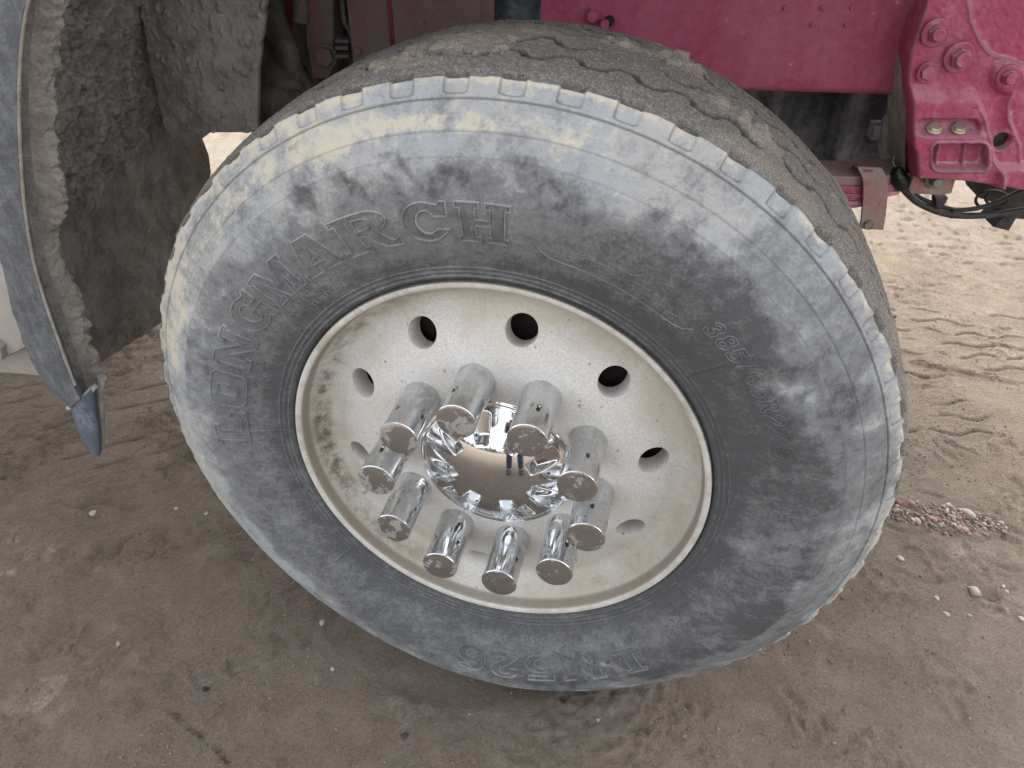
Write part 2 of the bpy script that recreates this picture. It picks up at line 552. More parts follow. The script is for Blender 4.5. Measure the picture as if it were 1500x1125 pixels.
def m_gravel():
    t = NT('mixed_gravel')
    cr = t.new('ShaderNodeValToRGB')
    cr.color_ramp.interpolation = 'CONSTANT'
    e = cr.color_ramp.elements
    cols = [(0.0, (0.17, 0.13, 0.10, 1)), (0.2, (0.25, 0.20, 0.16, 1)), (0.4, (0.20, 0.115, 0.09, 1)), (0.55, (0.30, 0.255, 0.21, 1)), (0.68, (0.09, 0.08, 0.075, 1)), (0.82, (0.25, 0.16, 0.12, 1)), (0.93, (0.38, 0.34, 0.295, 1))]
    e[0].position, e[0].color = cols[0]
    e[1].position, e[1].color = cols[1]
    for p_, c_ in cols[2:]:
        x = e.new(p_); x.color = c_
    t.l.new(t.attr('shade'), cr.inputs[0])
    n = t.noise(120, 4, 0.6)
    c = t.mix(t.math('MULTIPLY', n, 0.35), cr.outputs[0], (0.2, 0.165, 0.13))
    return t.out(c, 0.85, 0.0, t.bump(n, 0.3, 0.002), 0.3)


RUBBER = m_tyre(); ALU = m_alu()
CHROME = m_chrome('dusty_chrome', 0.80, 0.17); CHROME2 = m_chrome('streaked_chrome', 0.85, 0.11); HUBCHROME = m_chrome('clean_chrome', 0.10, 0.05, 0.03)
RED = m_paint('faded_red_paint', (0.30, 0.027, 0.082), 0.55, (0.34, 0.135, 0.185), 0.36, 0.70, 7)
REDCAST = m_paint('faded_red_casting', (0.36, 0.032, 0.100), 0.68, (0.48, 0.235, 0.29), 0.46, 0.78, 13, True, 0.75)
REDDUST_SHADED = m_paint('muddy_red_paint_shaded', (0.13, 0.015, 0.03), 0.85, (0.115, 0.095, 0.09), 0.25, 0.58, 7)  # muddy red, darkened further as painted shadow for the recess parts
REDBOLT = m_paint('faded_red_bolt', (0.34, 0.032, 0.092), 0.72, (0.46, 0.25, 0.29), 0.42, 0.72, 40)
REDGREY = m_paint('dusty_spring_clamp_paint', (0.36, 0.05, 0.08), 0.9, (0.26, 0.22, 0.19), 0.30, 0.58, 16)
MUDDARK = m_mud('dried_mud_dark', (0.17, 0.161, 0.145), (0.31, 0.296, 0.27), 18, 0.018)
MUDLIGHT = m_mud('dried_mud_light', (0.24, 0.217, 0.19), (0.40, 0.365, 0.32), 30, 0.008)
SHADED_MUD = m_mud('shade_darkened_mud', (0.055, 0.050, 0.044), (0.11, 0.10, 0.088), 18, 0.012)  # mud colour lowered to paint the black shadow of the top-left recess
FENDERPL = m_paint('scuffed_grey_plastic', (0.060, 0.065, 0.073), 0.62, (0.24, 0.25, 0.265), 0.40, 0.74, 30, False)
FENDTIP = m_paint('worn_blue_grey_plastic', (0.07, 0.085, 0.11), 0.55, (0.30, 0.33, 0.37), 0.50, 0.72, 22, False)
STEEL = m_plain('dirty_steel', (0.21, 0.195, 0.175), 0.6, 0.3)
ZINC = m_plain('zinc_bolt', (0.46, 0.42, 0.30), 0.45, 0.5, 0.3)
DARKST = m_plain('grimy_dark_steel', (0.06, 0.058, 0.055), 0.75, 0.0, 0.4)
HOSE = m_plain('black_hose_rubber', (0.035, 0.033, 0.032), 0.6, 0, 0.3)
SPLASH = m_paint('grimy_engine_casing', (0.030, 0.040, 0.065), 0.95, (0.15, 0.145, 0.135), 0.44, 0.64, 9, False)
BEIGE = m_paint('dusty_white_step', (0.50, 0.47, 0.43), 0.8, (0.36, 0.325, 0.28), 0.3, 0.6, 9, False)
DRUM = m_plain('red_brake_drum', (0.018, 0.005, 0.006), 0.8)
CRUMB = m_plain('dirt_crumb', (0.145, 0.113, 0.084), 0.95, 0, .45, 30)
GROUND = m_ground(); PEB = m_pebble(); GRAV = m_gravel()
GREASE_HOLE = m_plain('black_grease_and_hole_shade', (0.010, 0.010, 0.011), 0.25, 0, 0.3, 60, 0.006)  # grease, and the dark discs that stand for holes

# ================================================================== ground
STUFFSEED = 3


def graded(lo, hi, step, far_lo, far_hi, growth=1.09):
    c = list(np.arange(lo, hi + 1e-9, step))
    s = step; x = c[-1]
    while x < far_hi:
        s *= 1.018 if x < hi + 1.6 else 1.13; x += s; c.append(x)
    s = step; x = c[0]; pre = []
    while x > far_lo:
        s *= 1.05 if x > lo - 0.8 else 1.14; x -= s; pre.append(x)
    return np.array(pre[::-1] + c)


def zig(s, period, amp):
    """Trapezoid zigzag."""
    ph = (s / period) % 1.0
    tri = np.abs(ph * 2 - 1) * 2 - 1
    return amp * np.clip(tri * 1.7, -1, 1)


def build_ground():
    xs = graded(-1.55, 1.75, 0.0056, -170, 170)
    ys = graded(-0.22, 1.25, 0.0056, -170, 170, 1.06)
    X, Y = np.meshgrid(xs, ys, indexing='ij')
    near = np.exp(-((X / 4.0) ** 2 + ((Y - 0.8) / 4.0) ** 2))
    A = X * TA[0] + Y * TA[1]
    Bc = X * TB[0] + Y * TB[1]
    h = 0.009 * fbm(X * 2.3, Y * 2.3, 0.3, 3)
    h += near * 0.0022 * fbm(X * 17, Y * 17, 1.3, 4)
    lump = fbm(X * 9, Y * 9, 3.1, 4)
    h += near * 0.006 * np.clip(lump - 0.25, 0, 1)
    # crusty torn spots
    torn = sstep(0.18, 0.55, fbm(X * 3.1, Y * 3.1, 7.7, 3))
    cr = fbm(X * 45, Y * 45, 4.4, 4)
    h += near * torn * 0.006 * cr
    torn2 = sstep(0.05, 0.45, fbm(X * 5.5, Y * 5.5, 27.7, 4))
    cr2 = 1 - 2 * np.abs(fbm(X * 28, Y * 28, 14.4, 4))
    h += near * torn2 * 0.0045 * cr2
    dark = near * (torn * sstep(-.25, -.7, cr) * .30 + torn2 * sstep(.85, .98, cr2) * .22)
    # zigzag tyre prints running beneath and beside the truck
    for (c0, c1, lo, hi, ph, st) in ((0.30, 0.66, 0.55, 3.5, 0.0, 0.55), (0.78, 1.50, 0.2, 5.0, 0.3, 1.0), (1.55, 2.5, 0.2, 7.0, 0.1, 1.2), (0.25, 0.95, -3.5, -0.60, 0.2, 0.40), (1.1, 3.5, -5.0, -0.5, 0.4, 1.2)):
        m = sstep(c0, c0 + .05, Bc) * sstep(c1, c1 - .05, Bc) * sstep(lo, lo + .25, A) * sstep(hi, hi - .3, A)
        m = m * sstep(-0.35, 0.25, fbm(X * 2.6, Y * 2.6, 12 + ph, 3))
        wob = 0.012 * fbm(X * 3, Y * 3, 21 + ph, 2)
        v = (Bc + wob + zig(A + ph + 0.06 * np.floor(Bc / 0.062), 0.125, 0.009)) / 0.062
        d = np.abs((v % 1.0) - 0.5) * 0.062
        ridge = np.exp(-((d) / 0.0042) ** 2)
        brk = sstep(-0.25, 0.1, fbm(X * 11, Y * 11, 31 + ph, 2))
        h += m * st * (-0.0055 * ridge * brk + 0.002 * np.exp(-((d - 0.014) / 0.006) ** 2) * brk)
        dark += m * min(1, st) * ridge * brk * 0.70  # print lines darkened in colour, standing in for their thin shadows
    # diagonal prints left of the wheel
    m = sstep(-1.5, -1.2, X) * sstep(-0.45, -0.62, X) * sstep(0.45, 0.6, Y) * sstep(1.7, 1.4, Y)
    v = (X * 0.45 - Y * 0.89) / 0.075 + 0.25 * fbm(X * 5, Y * 5, 41, 2)
    d = np.abs((v % 1.0) - 0.5) * 0.075
    brk = sstep(-0.15, 0.2, fbm(X * 9, Y * 9, 51, 2))
    h -= m * 0.0045 * np.exp(-(d / 0.006) ** 2) * brk
    dark += m * np.exp(-(d / 0.006) ** 2) * brk * 0.35
    # cracks / scrape lines
    def seg(px0, px1, wd, dep):
        nonlocal h, dark
        p0 = np.array(G(*px0)); p1 = np.array(G(*px1))
        e = p1 - p0; L = np.linalg.norm(e); e /= L
        s = (X - p0[0]) * e[0] + (Y - p0[1]) * e[1]
        q = -(X - p0[0]) * e[1] + (Y - p0[1]) * e[0] + 0.006 * fbm(X * 26, Y * 26, 61, 3) + .004 * np.sin(s * 15)
        k = np.exp(-(q / wd) ** 2) * sstep(-.3, .2, fbm(X * 40, Y * 40, 65, 2)) * sstep(0, .03, s) * sstep(L, L - .03, s)
        h -= dep * k; dark += 0.7 * k
        h += dep * 0.8 * np.exp(-((q + wd * 2.2) / (wd * 1.5)) ** 2) * sstep(0, .03, s) * sstep(L, L - .03, s)
    seg((240, 1030), (350, 1125), 0.0022, 0.004)
    seg((95, 965), (130, 905), 0.003, 0.005)
    seg((1310, 1040), (1215, 1125), 0.0022, 0.002)
    seg((1330, 525), (1500, 560), 0.006, 0.012)
    seg((1420, 870), (1490, 885), 0.005, 0.008)
    # sunk and pushed mud where the tyre stands
    wx, wy = -0.03, 0.16
    ring = np.exp(-((np.hypot((X - wx) / 0.34, (Y - wy) / 0.25) - 1) / 0.22) ** 2)
    h += 0.006 * ring * (0.6 + 0.6 * fbm(X * 12, Y * 12, 71, 3))
    inside = sstep(1.0, 0.7, np.hypot((X - wx) / 0.30, (Y - wy) / 0.22))
    h = h * (1 - inside) - 0.008 * inside
    dry_lit = sstep(1.5, 3.0, Y + 0.25 * fbm(X * 1.5, Y * 1.5, 81, 2)) * 0.95 + 0.06  # far ground drier, and paler to paint in the open light there
    dry_lit += 0.20 * sstep(0.35, -0.1, Y) * sstep(-1.1, -.45, Y)  # foreground strip also mixed paler
    dry_lit = np.clip(dry_lit, 0, 1)
    pale = np.zeros_like(h)
    for px, py, s in ((8, 838, .035), (62, 808, .03), (25, 790, .03), (146, 830, .012), (70, 1020, .05), (1460, 890, .03), (1420, 820, .04)):
        g = G(px, py)
        pale += np.exp(-((X - g[0]) ** 2 + (Y - g[1]) ** 2) / (s * s)) * sstep(-0.2, 0.4, fbm(X * 30, Y * 30, 91, 3)) * 0.8
    far = sstep(6, 20, np.hypot(X, Y))
    h = h * (1 - far) + far * 0.05 * fbm(X * .2, Y * .2, 2.2, 3)
    V = np.stack([X, Y, h], -1)
    me = grid_mesh('ground', V, attrs={'dry_lit': dry_lit, 'dark': np.clip(dark, 0, 1), 'pale': np.clip(pale, 0, 1)})
    o = link('ground', me, GROUND)
    tag(o, 'damp brown packed dirt marked with tyre prints', kind='structure')
    return o


ground = build_ground()

# ================================================================== truck
truck = empty('truck', rot=(0, 0, -YAW))
tag(truck, 'dusty red truck with a muddy fender and a turned front wheel under chrome nut covers', 'truck')
TRM = Matrix.Rotation(-YAW, 4, 'Z')
wheel = empty('front_wheel', truck)
WM = Matrix(((MW[0, 0], MW[0, 1], MW[0, 2], 0), (MW[1, 0], MW[1, 1], MW[1, 2], 0), (MW[2, 0], MW[2, 1], MW[2, 2], ZC), (0, 0, 0, 1)))
wheel.matrix_local = TRM.inverted() @ WM

# ------------------------------------------------------------------ tyre
SW_R = np.array([.2950, .2985, .3025, .3200, .3300, .345, .360, .375, .390, .405, .420, .435, .447, .460, .472, .486, .500, .510, .518])
SW_Z = np.array([-.0080, -.0010, .0010, .0050, .0095, .0160, .0215, .0255, .0280, .0288, .0275, .0240, .0195, .0125, .0055, -.0040, -.0150, -.0230, -.0300])
_rr = np.linspace(.285, .53, 1600)
_zz = np.interp(_rr, SW_R, SW_Z)
_k = np.exp(-np.linspace(-2, 2, 61) ** 2); _k /= _k.sum()
_zs = np.convolve(np.pad(_zz, 30, mode='edge'), _k, 'valid')
_zs = np.where(_rr > .508, _zz, _zs)


def side_z(r): return np.interp(r, _rr, _zs)


def bulge(x, y, r):
    th = np.degrees(np.arctan2(y, x))
    d = np.minimum(np.abs(th + 90), np.abs(th - 270))
    return 0.013 * np.exp(-(d / 26) ** 2) * sstep(.33, .43, r) * sstep(.53, .47, r)


TAB0, PITCHA = 101.1, 6.79


def build_tyre():
    NT_ = 1800
    rs = np.unique(np.concatenate([np.arange(.295, .3005, .0012), np.arange(.3005, .3185, .0005), np.arange(.3185, .444, .00135), np.arange(.444, .4500, .0007), np.arange(.450, .469, .0013),
                                   np.arange(.469, .475, .0007), np.arange(.475, .4975, .0013), np.arange(.4975, .5015, .0006), np.arange(.5015, .5181, .0010)]).round(5))
    zf = side_z(rs)
    # tread
    tz = np.concatenate([np.arange(-.0308, -.040, -.0010), np.arange(-.040, -.290, -.0019), np.arange(-.290, -.3051, -.0025)])
    TZ = np.array([-.030, -.034, -.045, -.065, -.090, -.13, -.1675, -.205, -.245, -.27, -.29, -.301, -.305])
    TR = np.array([.518, .5205, .5240, .5278, .5300, .5318, .5322, .5318, .5300, .5278, .5240, .5205, .518])
    trr = np.interp(-tz, -TZ, TR)
    br = np.linspace(.516, .296, 26)
    bz = -.335 - side_z(br)
    R0 = np.concatenate([rs, trr, br]); Z0 = np.concatenate([zf, tz, bz])
    ns, ntd = len(rs), len(tz)
    kind = np.concatenate([np.zeros(ns), np.ones(ntd), np.full(len(br), 2)])
    th = np.linspace(0, 2 * np.pi, NT_, endpoint=False)
    TH, R = np.meshgrid(th, R0, indexing='ij')
    Z = np.broadcast_to(Z0, R.shape).copy()
    K = np.broadcast_to(kind, R.shape)
    # profile normals (dr, dz)
    dR = np.gradient(R0); dZ = np.gradient(Z0); L = np.hypot(dR, dZ) + 1e-9
    nr = -dZ / L; nz = dR / L
    X = R * np.cos(TH); Y = R * np.sin(TH)
    deg = np.degrees(TH)
    side = K == 0; tread = K == 1
    h = np.zeros_like(R); groove = np.zeros_like(R)
    g = lambda x, c, w_: np.exp(-((x - c) / w_) ** 2)
    for c in (.3035, .3095, .3160):
        h += side * 0.0013 * g(R, c, .0008)
    h -= side * 0.0007 * (g(R, .3065, .0018) + g(R, .3128, .0018))
    # steps and fine rings
    h += side * (0.0016 * sstep(.4490, .4465, R) * sstep(.430, .446, R))
    h -= side * 0.0011 * g(R, .4720, .0009) ; h += side * 0.0010 * sstep(.4725, .4705, R) * sstep(.455, .470, R)
    h -= side * 0.0016 * g(R, .4995, .0008); h += side * 0.0008 * sstep(.4985, .5005, R)
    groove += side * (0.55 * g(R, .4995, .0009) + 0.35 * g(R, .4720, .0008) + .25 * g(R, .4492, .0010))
    # moulded tabs under the shoulder edge
    rel = (deg - TAB0) % PITCHA; rel = np.where(rel > PITCHA / 2, rel - PITCHA, rel)
    u = rel / 1.45
    rc = .5040 + .0022 * np.abs(u) ** 5
    inside_t = sstep(1.0, 0.90, np.abs(u)) * sstep(rc - .0006, rc + .0006, R)
    jag = 1 + .5 * fbm(X * 60, Y * 60, .5, 2)
    h -= side * inside_t * 0.0030
    edge_l = g(np.abs(u), 1.0, .055) * (R > .5035) + g(R, rc, .0010) * (np.abs(u) < 1.0)
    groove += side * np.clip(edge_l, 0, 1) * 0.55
    h -= side * np.clip(edge_l, 0, 1) * .0010
    tcut = tread * sstep(1.0, .9, np.abs(u)) * sstep(-.0405, -.036, Z)
    h -= tcut * .0042 * np.clip(jag, .3, 1.4)
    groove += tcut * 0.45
    # chipped shoulder
    chip = np.clip(fbm(X * 42, Y * 42, 2.2, 3), -1, 1)
    ew = np.where(side, sstep(.509, .518, R), np.where(tread, sstep(-.044, -.031, Z), 0))
    h -= ew * 0.0028 * np.clip(chip, 0, 1); h += ew * 0.0012 * np.clip(-chip, 0, 1)
    # radial ticks
    for a_, r0, r1 in ((86.6, .318, .342), (41.0, .303, .368), (40.5, .390, .407), (41.1, .432, .452), (-94.2, .303, .369), (176.6, .303, .36), (-138.5, .303, .352), (131, .309, .312), (78.5, .309, .312), (62.5, .312, .3165), (64.3, .302, .306), (-30, .30, .34), (-12, .41, .43)):
        da = (deg - a_ + 180) % 360 - 180
        h += side * 0.0013 * g(da * R * math.pi / 180, 0, .0012) * sstep(r0, r0 + .002, R) * sstep(r1, r1 - .002, R)
    # tread grooves
    s_ = deg / PITCHA
    for i, c in enumerate((-.0880, -.1400, -.1950, -.2470)):
        ph = (s_ + (0.30 if i % 2 == 0 else .62) + .13 * i) % 1.0
        tri = np.clip((np.abs(ph * 2 - 1) * 2 - 1) * 1.9, -1, 1)
        zc = c + .0095 * tri
        wdt = .0038 + .0045 * np.exp(-((ph - .24) / .045) ** 2) + .0020 * np.exp(-((ph - .76) / .045) ** 2)
        fill = sstep(-.45, .25, fbm(X * 7, Y * 7, Z * 7 + i * 3, 3) + .10 + (0.42 if i == 0 else 0.18))
        gg = tread * np.exp(-((Z - zc) / wdt) ** 4) * fill
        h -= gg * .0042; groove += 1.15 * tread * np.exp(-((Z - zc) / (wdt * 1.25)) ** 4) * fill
    # caked mud and sand
    mudn = fbm(X * 5.0, Y * 5.0, Z * 9.0 + 4, 4)
    # more mud to the front (right) and back-left of the tread
    mud = tread * .65 * sstep(.28, .95, mudn + .25 * np.cos(TH - math.radians(52)) + .30 * np.cos(TH - math.radians(128)) * (np.cos(TH - math.radians(128)) > 0) - .12)
    lumps = np.clip(fbm(X * 22, Y * 22, Z * 22, 4) + .10, 0, 1.5)
    h += mud * (.002 + .006 * lumps)
    def clump(px, py, zz, rad, hh):
        nonlocal h, mud, groove
        d = ray(px, py); o = CAM - np.array([0, 0, ZC]); ol = MW.T @ o; dl = MW.T @ d
        s = (zz - ol[2]) / dl[2]; q = ol + s * dl
        k = tread * np.exp(-((X - q[0]) ** 2 + (Y - q[1]) ** 2 + 1.6 * (Z - zz) ** 2) / rad ** 2)
        k = k * sstep(-.3, .3, fbm(X * 40, Y * 40, Z * 40, 3) + k - .35)
        h += k * hh * (.5 + .8 * np.clip(fbm(X * 55, Y * 55, Z * 55, 3) + .3, 0, 2)); mud = np.maximum(mud, sstep(.1, .5, k)); groove *= (1 - sstep(.1, .4, k))
    clump(1107, 208, -.105, .030, .012); clump(1068, 160, -.125, .026, .009); clump(1000, 85, -.21, .035, .012)
    clump(905, 70, -.20, .03, .006); clump(690, 60, -.12, .06, .005); clump(590, 95, -.09, .05, .006); clump(1180, 300, -.15, .03, .008)
    h += tread * (.0007 * perlin(X * 330, Y * 330, Z * 330) + .0009 * perlin(X * 150, Y * 150, Z * 150))
    h += side * (.0005 * fbm(X * 30, Y * 30, 5.5, 3))
    # scuffs
    n_lo = fbm(X * 4.2, Y * 4.2, 1.1, 4)
    n_mid = fbm(X * 13, Y * 13, 3.3, 4)
    st = fbm(R * 95, deg * .055, 7.0, 4)                # circumferential streaks
    rad_ = fbm(R * 9, deg * .55, 3.0, 4)                # radial streaks
    sec = lambda c, w_: np.exp(-((((deg - c + 180) % 360) - 180) / w_) ** 2)
    wx_, wy_ = .35 * n_mid, .35 * n_lo
    st = fbm(X * 26 + wx_, Y * 60 + wy_, 7.0, 4)
    st2 = fbm((X + Y) * 22 + wy_ * 2, (X - Y) * 70 + wx_ * 2, 3.0, 4)
    n_f = fbm(X * 34, Y * 34, 6.6, 4)
    edge = R + .012 * n_mid + .012 * n_f + .010 * n_lo - .020 * sec(70, 30) + .006 * sec(110, 30) - .014 * sec(-20, 60)
    dust = .27 + .18 * sstep(.412, .432, edge) + .15 * sstep(.39, .46, edge) + .14 * sstep(.446, .452, R) + .14 * sstep(.498, .516, R)
    dust += .10 * sec(100, 60) + .10 * sec(190, 45) * sstep(.36, .42, R)
    dust += .20 * sec(215, 32) * sstep(.405, .430, R + .012 * n_mid)
    dust -= .12 * sec(20, 38) * (R < .50) + .16 * sec(48, 22) * sstep(.44, .40, edge)
    dust -= .16 * sec(-45, 45) * sstep(.36, .40, R)
    dust -= .20 * sec(22, 26) * sstep(.43, .455, R + .015 * n_mid) * sstep(.502, .492, R) * (.6 + .8 * n_lo)
    dust -= .16 * np.clip(fbm(R * 12 + .6 * n_lo, deg * .16 + .5 * n_mid, 4.0, 4), 0, 1) * sstep(.40, .44, R)
    dust -= .10 * sec(-92, 26) * sstep(.33, .38, R)
    dust -= .22 * sstep(.350, .318, R)
    dust += .04 * sstep(.33, .345, R) * sec(110, 40)
    oz = .40 + .42 * sstep(.405, .44, R)
    for c in (.3035, .3095, .3160): dust += .30 * g(R, c, .0007)
    dust += oz * (.15 * n_lo + .15 * n_mid + .14 * n_f + .08 * st + .08 * st2)
    # smoky bright smears
    smear = np.clip(fbm(X * 9 + 3 + .3 * n_mid, Y * 15 + .3 * n_f, 8.8, 4) - .26, 0, 1) * sstep(.36, .40, R) * (sec(0, 60) + .8 * sec(-60, 30))
    dust += .6 * smear
    def scuff(px, py, ra, rt, rot, amt):
        nonlocal dust
        d = ray(px, py); o = CAM - np.array([0, 0, ZC]); ol = MW.T @ o; dl = MW.T @ d
        s = (.02 - ol[2]) / dl[2]; q = ol + s * dl
        dx, dy = X - q[0], Y - q[1]; c, s2 = math.cos(math.radians(rot)), math.sin(math.radians(rot))
        a = (dx * c + dy * s2) / ra; b = (-dx * s2 + dy * c) / rt
        dust += side * .50 * amt * np.exp(-(a * a + b * b) ** 2) * np.clip(.75 + 1.1 * fbm(dx * 50, dy * 50, px * .1, 3), 0, 1.5)
    for a_ in ((445, 290, .020, .036, 0, -.9), (500, 262, .035, .010, -28, -.8), (530, 275, .030, .006, -30, -.8), (575, 262, .022, .005, -45, -.7), (600, 250, .02, .004, -45, -.7), (650, 262, .03, .014, 20, -.7), (770, 238, .018, .007, 0, -.8), (810, 280, .045, .018, -25, -.7),
               (420, 230, .03, .006, 25, -.5), (565, 230, .014, .004, 10, -.9), (340, 310, .02, .03, 0, -.3), (280, 520, .03, .05, 0, -.55), (870, 215, .02, .03, 0, .3), (1000, 330, .06, .03, -35, .5), (1170, 575, .025, .02, 0, .9), (1130, 560, .02, .016, 0, .6), (1240, 600, .03, .08, 0, -.35), (1210, 500, .05, .03, -60, -.3),
               (1110, 800, .05, .02, 20, .5), (1150, 860, .05, .015, 35, .4), (1270, 800, .02, .05, 0, .4), (880, 965, .05, .005, 0, .8), (1000, 900, .03, .02, 0, -.4)):
        scuff(*a_)
    cream = .14 * sstep(.44, .47, R) + .25 * n_f + .55 * sec(148, 42) * sstep(.452, .475, R) + .45 * sec(98, 22) * sstep(.468, .476, R) * sstep(.494, .484, R) + .30 * n_mid + .25 * n_lo
    cream += ew * (.60 + .55 * chip)
    cream += .35 * sec(200, 25) * sstep(.47, .50, R) + .30 * sec(-10, 30) * sstep(.498, .51, R)
    cream -= .40 * sec(40, 30) * sstep(.5, .45, R)
    cream = np.where(side, np.clip(cream, 0, 1) * sstep(.425, .448, R + .01 * n_mid), 0)
    dust = np.where(side, np.clip(dust, 0, 1), .3)
    tr = np.where(tread, sstep(-.0312, -.0335, Z + .0025 * chip), np.where(K == 2, 1, 0))
    Rn = R + h * nr; Zn = Z + h * nz
    X = Rn * np.cos(TH); Y = Rn * np.sin(TH)
    Zn = Zn + bulge(X, Y, R) * (K == 0) - bulge(X, Y, R) * (K == 2)
    Y = np.maximum(Y, -ZC + .001)
    V = np.stack([X, Y, Zn], -1)
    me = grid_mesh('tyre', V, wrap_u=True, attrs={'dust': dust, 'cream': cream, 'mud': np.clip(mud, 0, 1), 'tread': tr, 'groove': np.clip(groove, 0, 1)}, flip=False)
    return link('tyre', me, RUBBER, wheel)


tyre = build_tyre()


# ------------------------------------------------------------------ moulded lettering
def on_tyre(rv, ang, off):
    """Point on the sidewall at radius, angle (degrees), raised by off."""
    r = np.asarray(rv, float); a = np.radians(np.asarray(ang, float))
    x, y = r * np.cos(a), r * np.sin(a)
    z = side_z(r) + bulge(x, y, r)
    sl = (side_z(r + .002) - side_z(r - .002)) / .004
    L = np.sqrt(1 + sl * sl)
    rn = r - off * sl / L
    return np.stack([rn * np.cos(a), rn * np.sin(a), z + off / L], -1)


class Letters:
    def __init__(self): self.mb = MB()

    def ridge(self, pts, wd, ht, closed=False):
        """pts: list of (angle, radius)."""
        p = np.array(pts, float)
        if closed: p = np.vstack([p, p[:1]])
        # resample so the ridge follows the arc
        out = [p[0]]
        for i in range(len(p) - 1):
            d = np.hypot((p[i + 1, 0] - p[i, 0]) * math.pi / 180 * .38, p[i + 1, 1] - p[i, 1])
            n = max(1, int(d / .006))
            for k in range(1, n + 1): out.append(p[i] + (p[i + 1] - p[i]) * k / n)
        p = np.array(out); n = len(p)
        if n < 2: return
        sx = p[:, 1] * math.pi / 180
        t = np.zeros_like(p); q = np.stack([p[:, 0] * sx.mean(), p[:, 1]], 1)
        t[1:-1] = q[2:] - q[:-2]; t[0] = q[1] - q[0]; t[-1] = q[-1] - q[-2]
        if closed: t[0] = t[-1] = q[1] - q[-2]
        t /= np.linalg.norm(t, axis=1)[:, None] + 1e-12
        nn = np.stack([-t[:, 1] / sx.mean(), t[:, 0]], 1)
        rows = []
        for o, hh in ((-1, -.0008), (-.45, ht), (.45, ht), (1, -.0008)):
            pp = p + nn * (o * wd / 2)
            rows.append(on_tyre(pp[:, 1], pp[:, 0], hh))
        V = np.stack(rows, 1).reshape(-1, 3); F = []
        for i in range(n - 1):
            for k in range(3): F.append((i * 4 + k, i * 4 + k + 1, (i + 1) * 4 + k + 1, (i + 1) * 4 + k))
        self.mb.add(V, F)

    def glyph(self, loops, a_left, a_right, r0, r1, wd=.0022, ht=.0020, hatch=0, slant=0):
        """loops: closed polylines in a 0..1 cell; a_left > a_right (reading clockwise, tops outward)."""
        def mp(x, y): return (a_left + (a_right - a_left) * (x + slant * (y - .5)), r0 + (r1 - r0) * y)
        for lp in loops: self.ridge([mp(*q) for q in lp], wd, ht, True)
        if hatch:
            for k in range(1, hatch):
                x = k / hatch + .003
                ys = []
                for lp in loops:
                    for i in range(len(lp)):
                        x0, y0 = lp[i]; x1, y1 = lp[(i + 1) % len(lp)]
                        if (x0 <= x) != (x1 <= x): ys.append(y0 + (y1 - y0) * (x - x0) / (x1 - x0))
                ys.sort()
                for i in range(0, len(ys) - 1, 2):
                    if ys[i + 1] - ys[i] > .06: self.ridge([mp(x, ys[i] + .02), mp(x, ys[i + 1] - .02)], (.0009), .0009)

    def text(self, s, a0, a1, r0, r1, ht=.0009):
        """Small lettering from the built-in font, raised on the sidewall, reading clockwise."""
        cu = bpy.data.curves.new('lettering_curve', 'FONT'); cu.body = s; cu.resolution_u = 1
        ob = bpy.data.objects.new('lettering_curve', cu); COL.objects.link(ob)
        dg = bpy.context.evaluated_depsgraph_get(); ev = ob.evaluated_get(dg); me = ev.to_mesh()
        V = np.array([v.co[:] for v in me.vertices]); F = [tuple(p.vertices) for p in me.polygons]
        ev.to_mesh_clear(); bpy.data.objects.remove(ob); bpy.data.curves.remove(cu)
        x = (V[:, 0] - V[:, 0].min()) / (V[:, 0].max() - V[:, 0].min()); y = (V[:, 1] - V[:, 1].min()) / (V[:, 1].max() - V[:, 1].min())
        ang = a0 + (a1 - a0) * x; rr = r0 + (r1 - r0) * y
        self.mb.add(on_tyre(rr, ang, ht), F)
        # side walls
        from collections import Counter
        ec = Counter()
        for f in F:
            for i in range(len(f)): ec[tuple(sorted((f[i], f[(i + 1) % len(f)])))] += 1
        top = on_tyre(rr, ang, ht); bot = on_tyre(rr, ang, -.0004)
        VV = np.concatenate([top, bot]); n = len(V)
        FF = [(e[0], e[1], e[1] + n, e[0] + n) for e, c in ec.items() if c == 1]
        self.mb.add(VV, FF)


def arc(cx, cy, rx, ry, a0, a1, n=8):
    return [(cx + rx * math.cos(math.radians(a0 + (a1 - a0) * i / n)), cy + ry * math.sin(math.radians(a0 + (a1 - a0) * i / n))) for i in range(n + 1)]


GL = {}
GL['H'] = [[(0, 0), (.44, 0), (.44, .14), (.36, .14), (.36, .43), (.64, .43), (.64, .14), (.56, .14), (.56, 0), (1, 0), (1, .14), (.92, .14), (.92, .86), (1, .86), (1, 1), (.56, 1), (.56, .86), (.64, .86), (.64, .58), (.36, .58), (.36, .86), (.44, .86), (.44, 1), (0, 1), (0, .86), (.08, .86), (.08, .14), (0, .14)]]
GL['C'] = [arc(.5, .5, .5, .5, 62, 298, 18)[0:0] + [(.98, .64), (.98, 1), (.86, 1), (.82, .93)] + arc(.48, .5, .48, .5, 62, 300, 16) + [(.98, .30), (.72, .32)] + arc(.52, .5, .22, .30, 310, 62, 12) + [(.70, .64)]]
GL['R'] = [[(0, 0), (.46, 0), (.46, .14), (.38, .14), (.38, .42), (.46, .42), (.60, .16), (.74, 0), (1, 0), (1, .22), (.90, .16), (.82, .22), (.70, .45)] + arc(.58, .73, .32, .27, -60, 90, 9) + [(0, 1), (0, .86), (.10, .86), (.10, .14), (0, .14)], [(.38, .57), (.52, .57)] + arc(.52, .715, .12, .145, -90, 90, 6) + [(.38, .86)]]
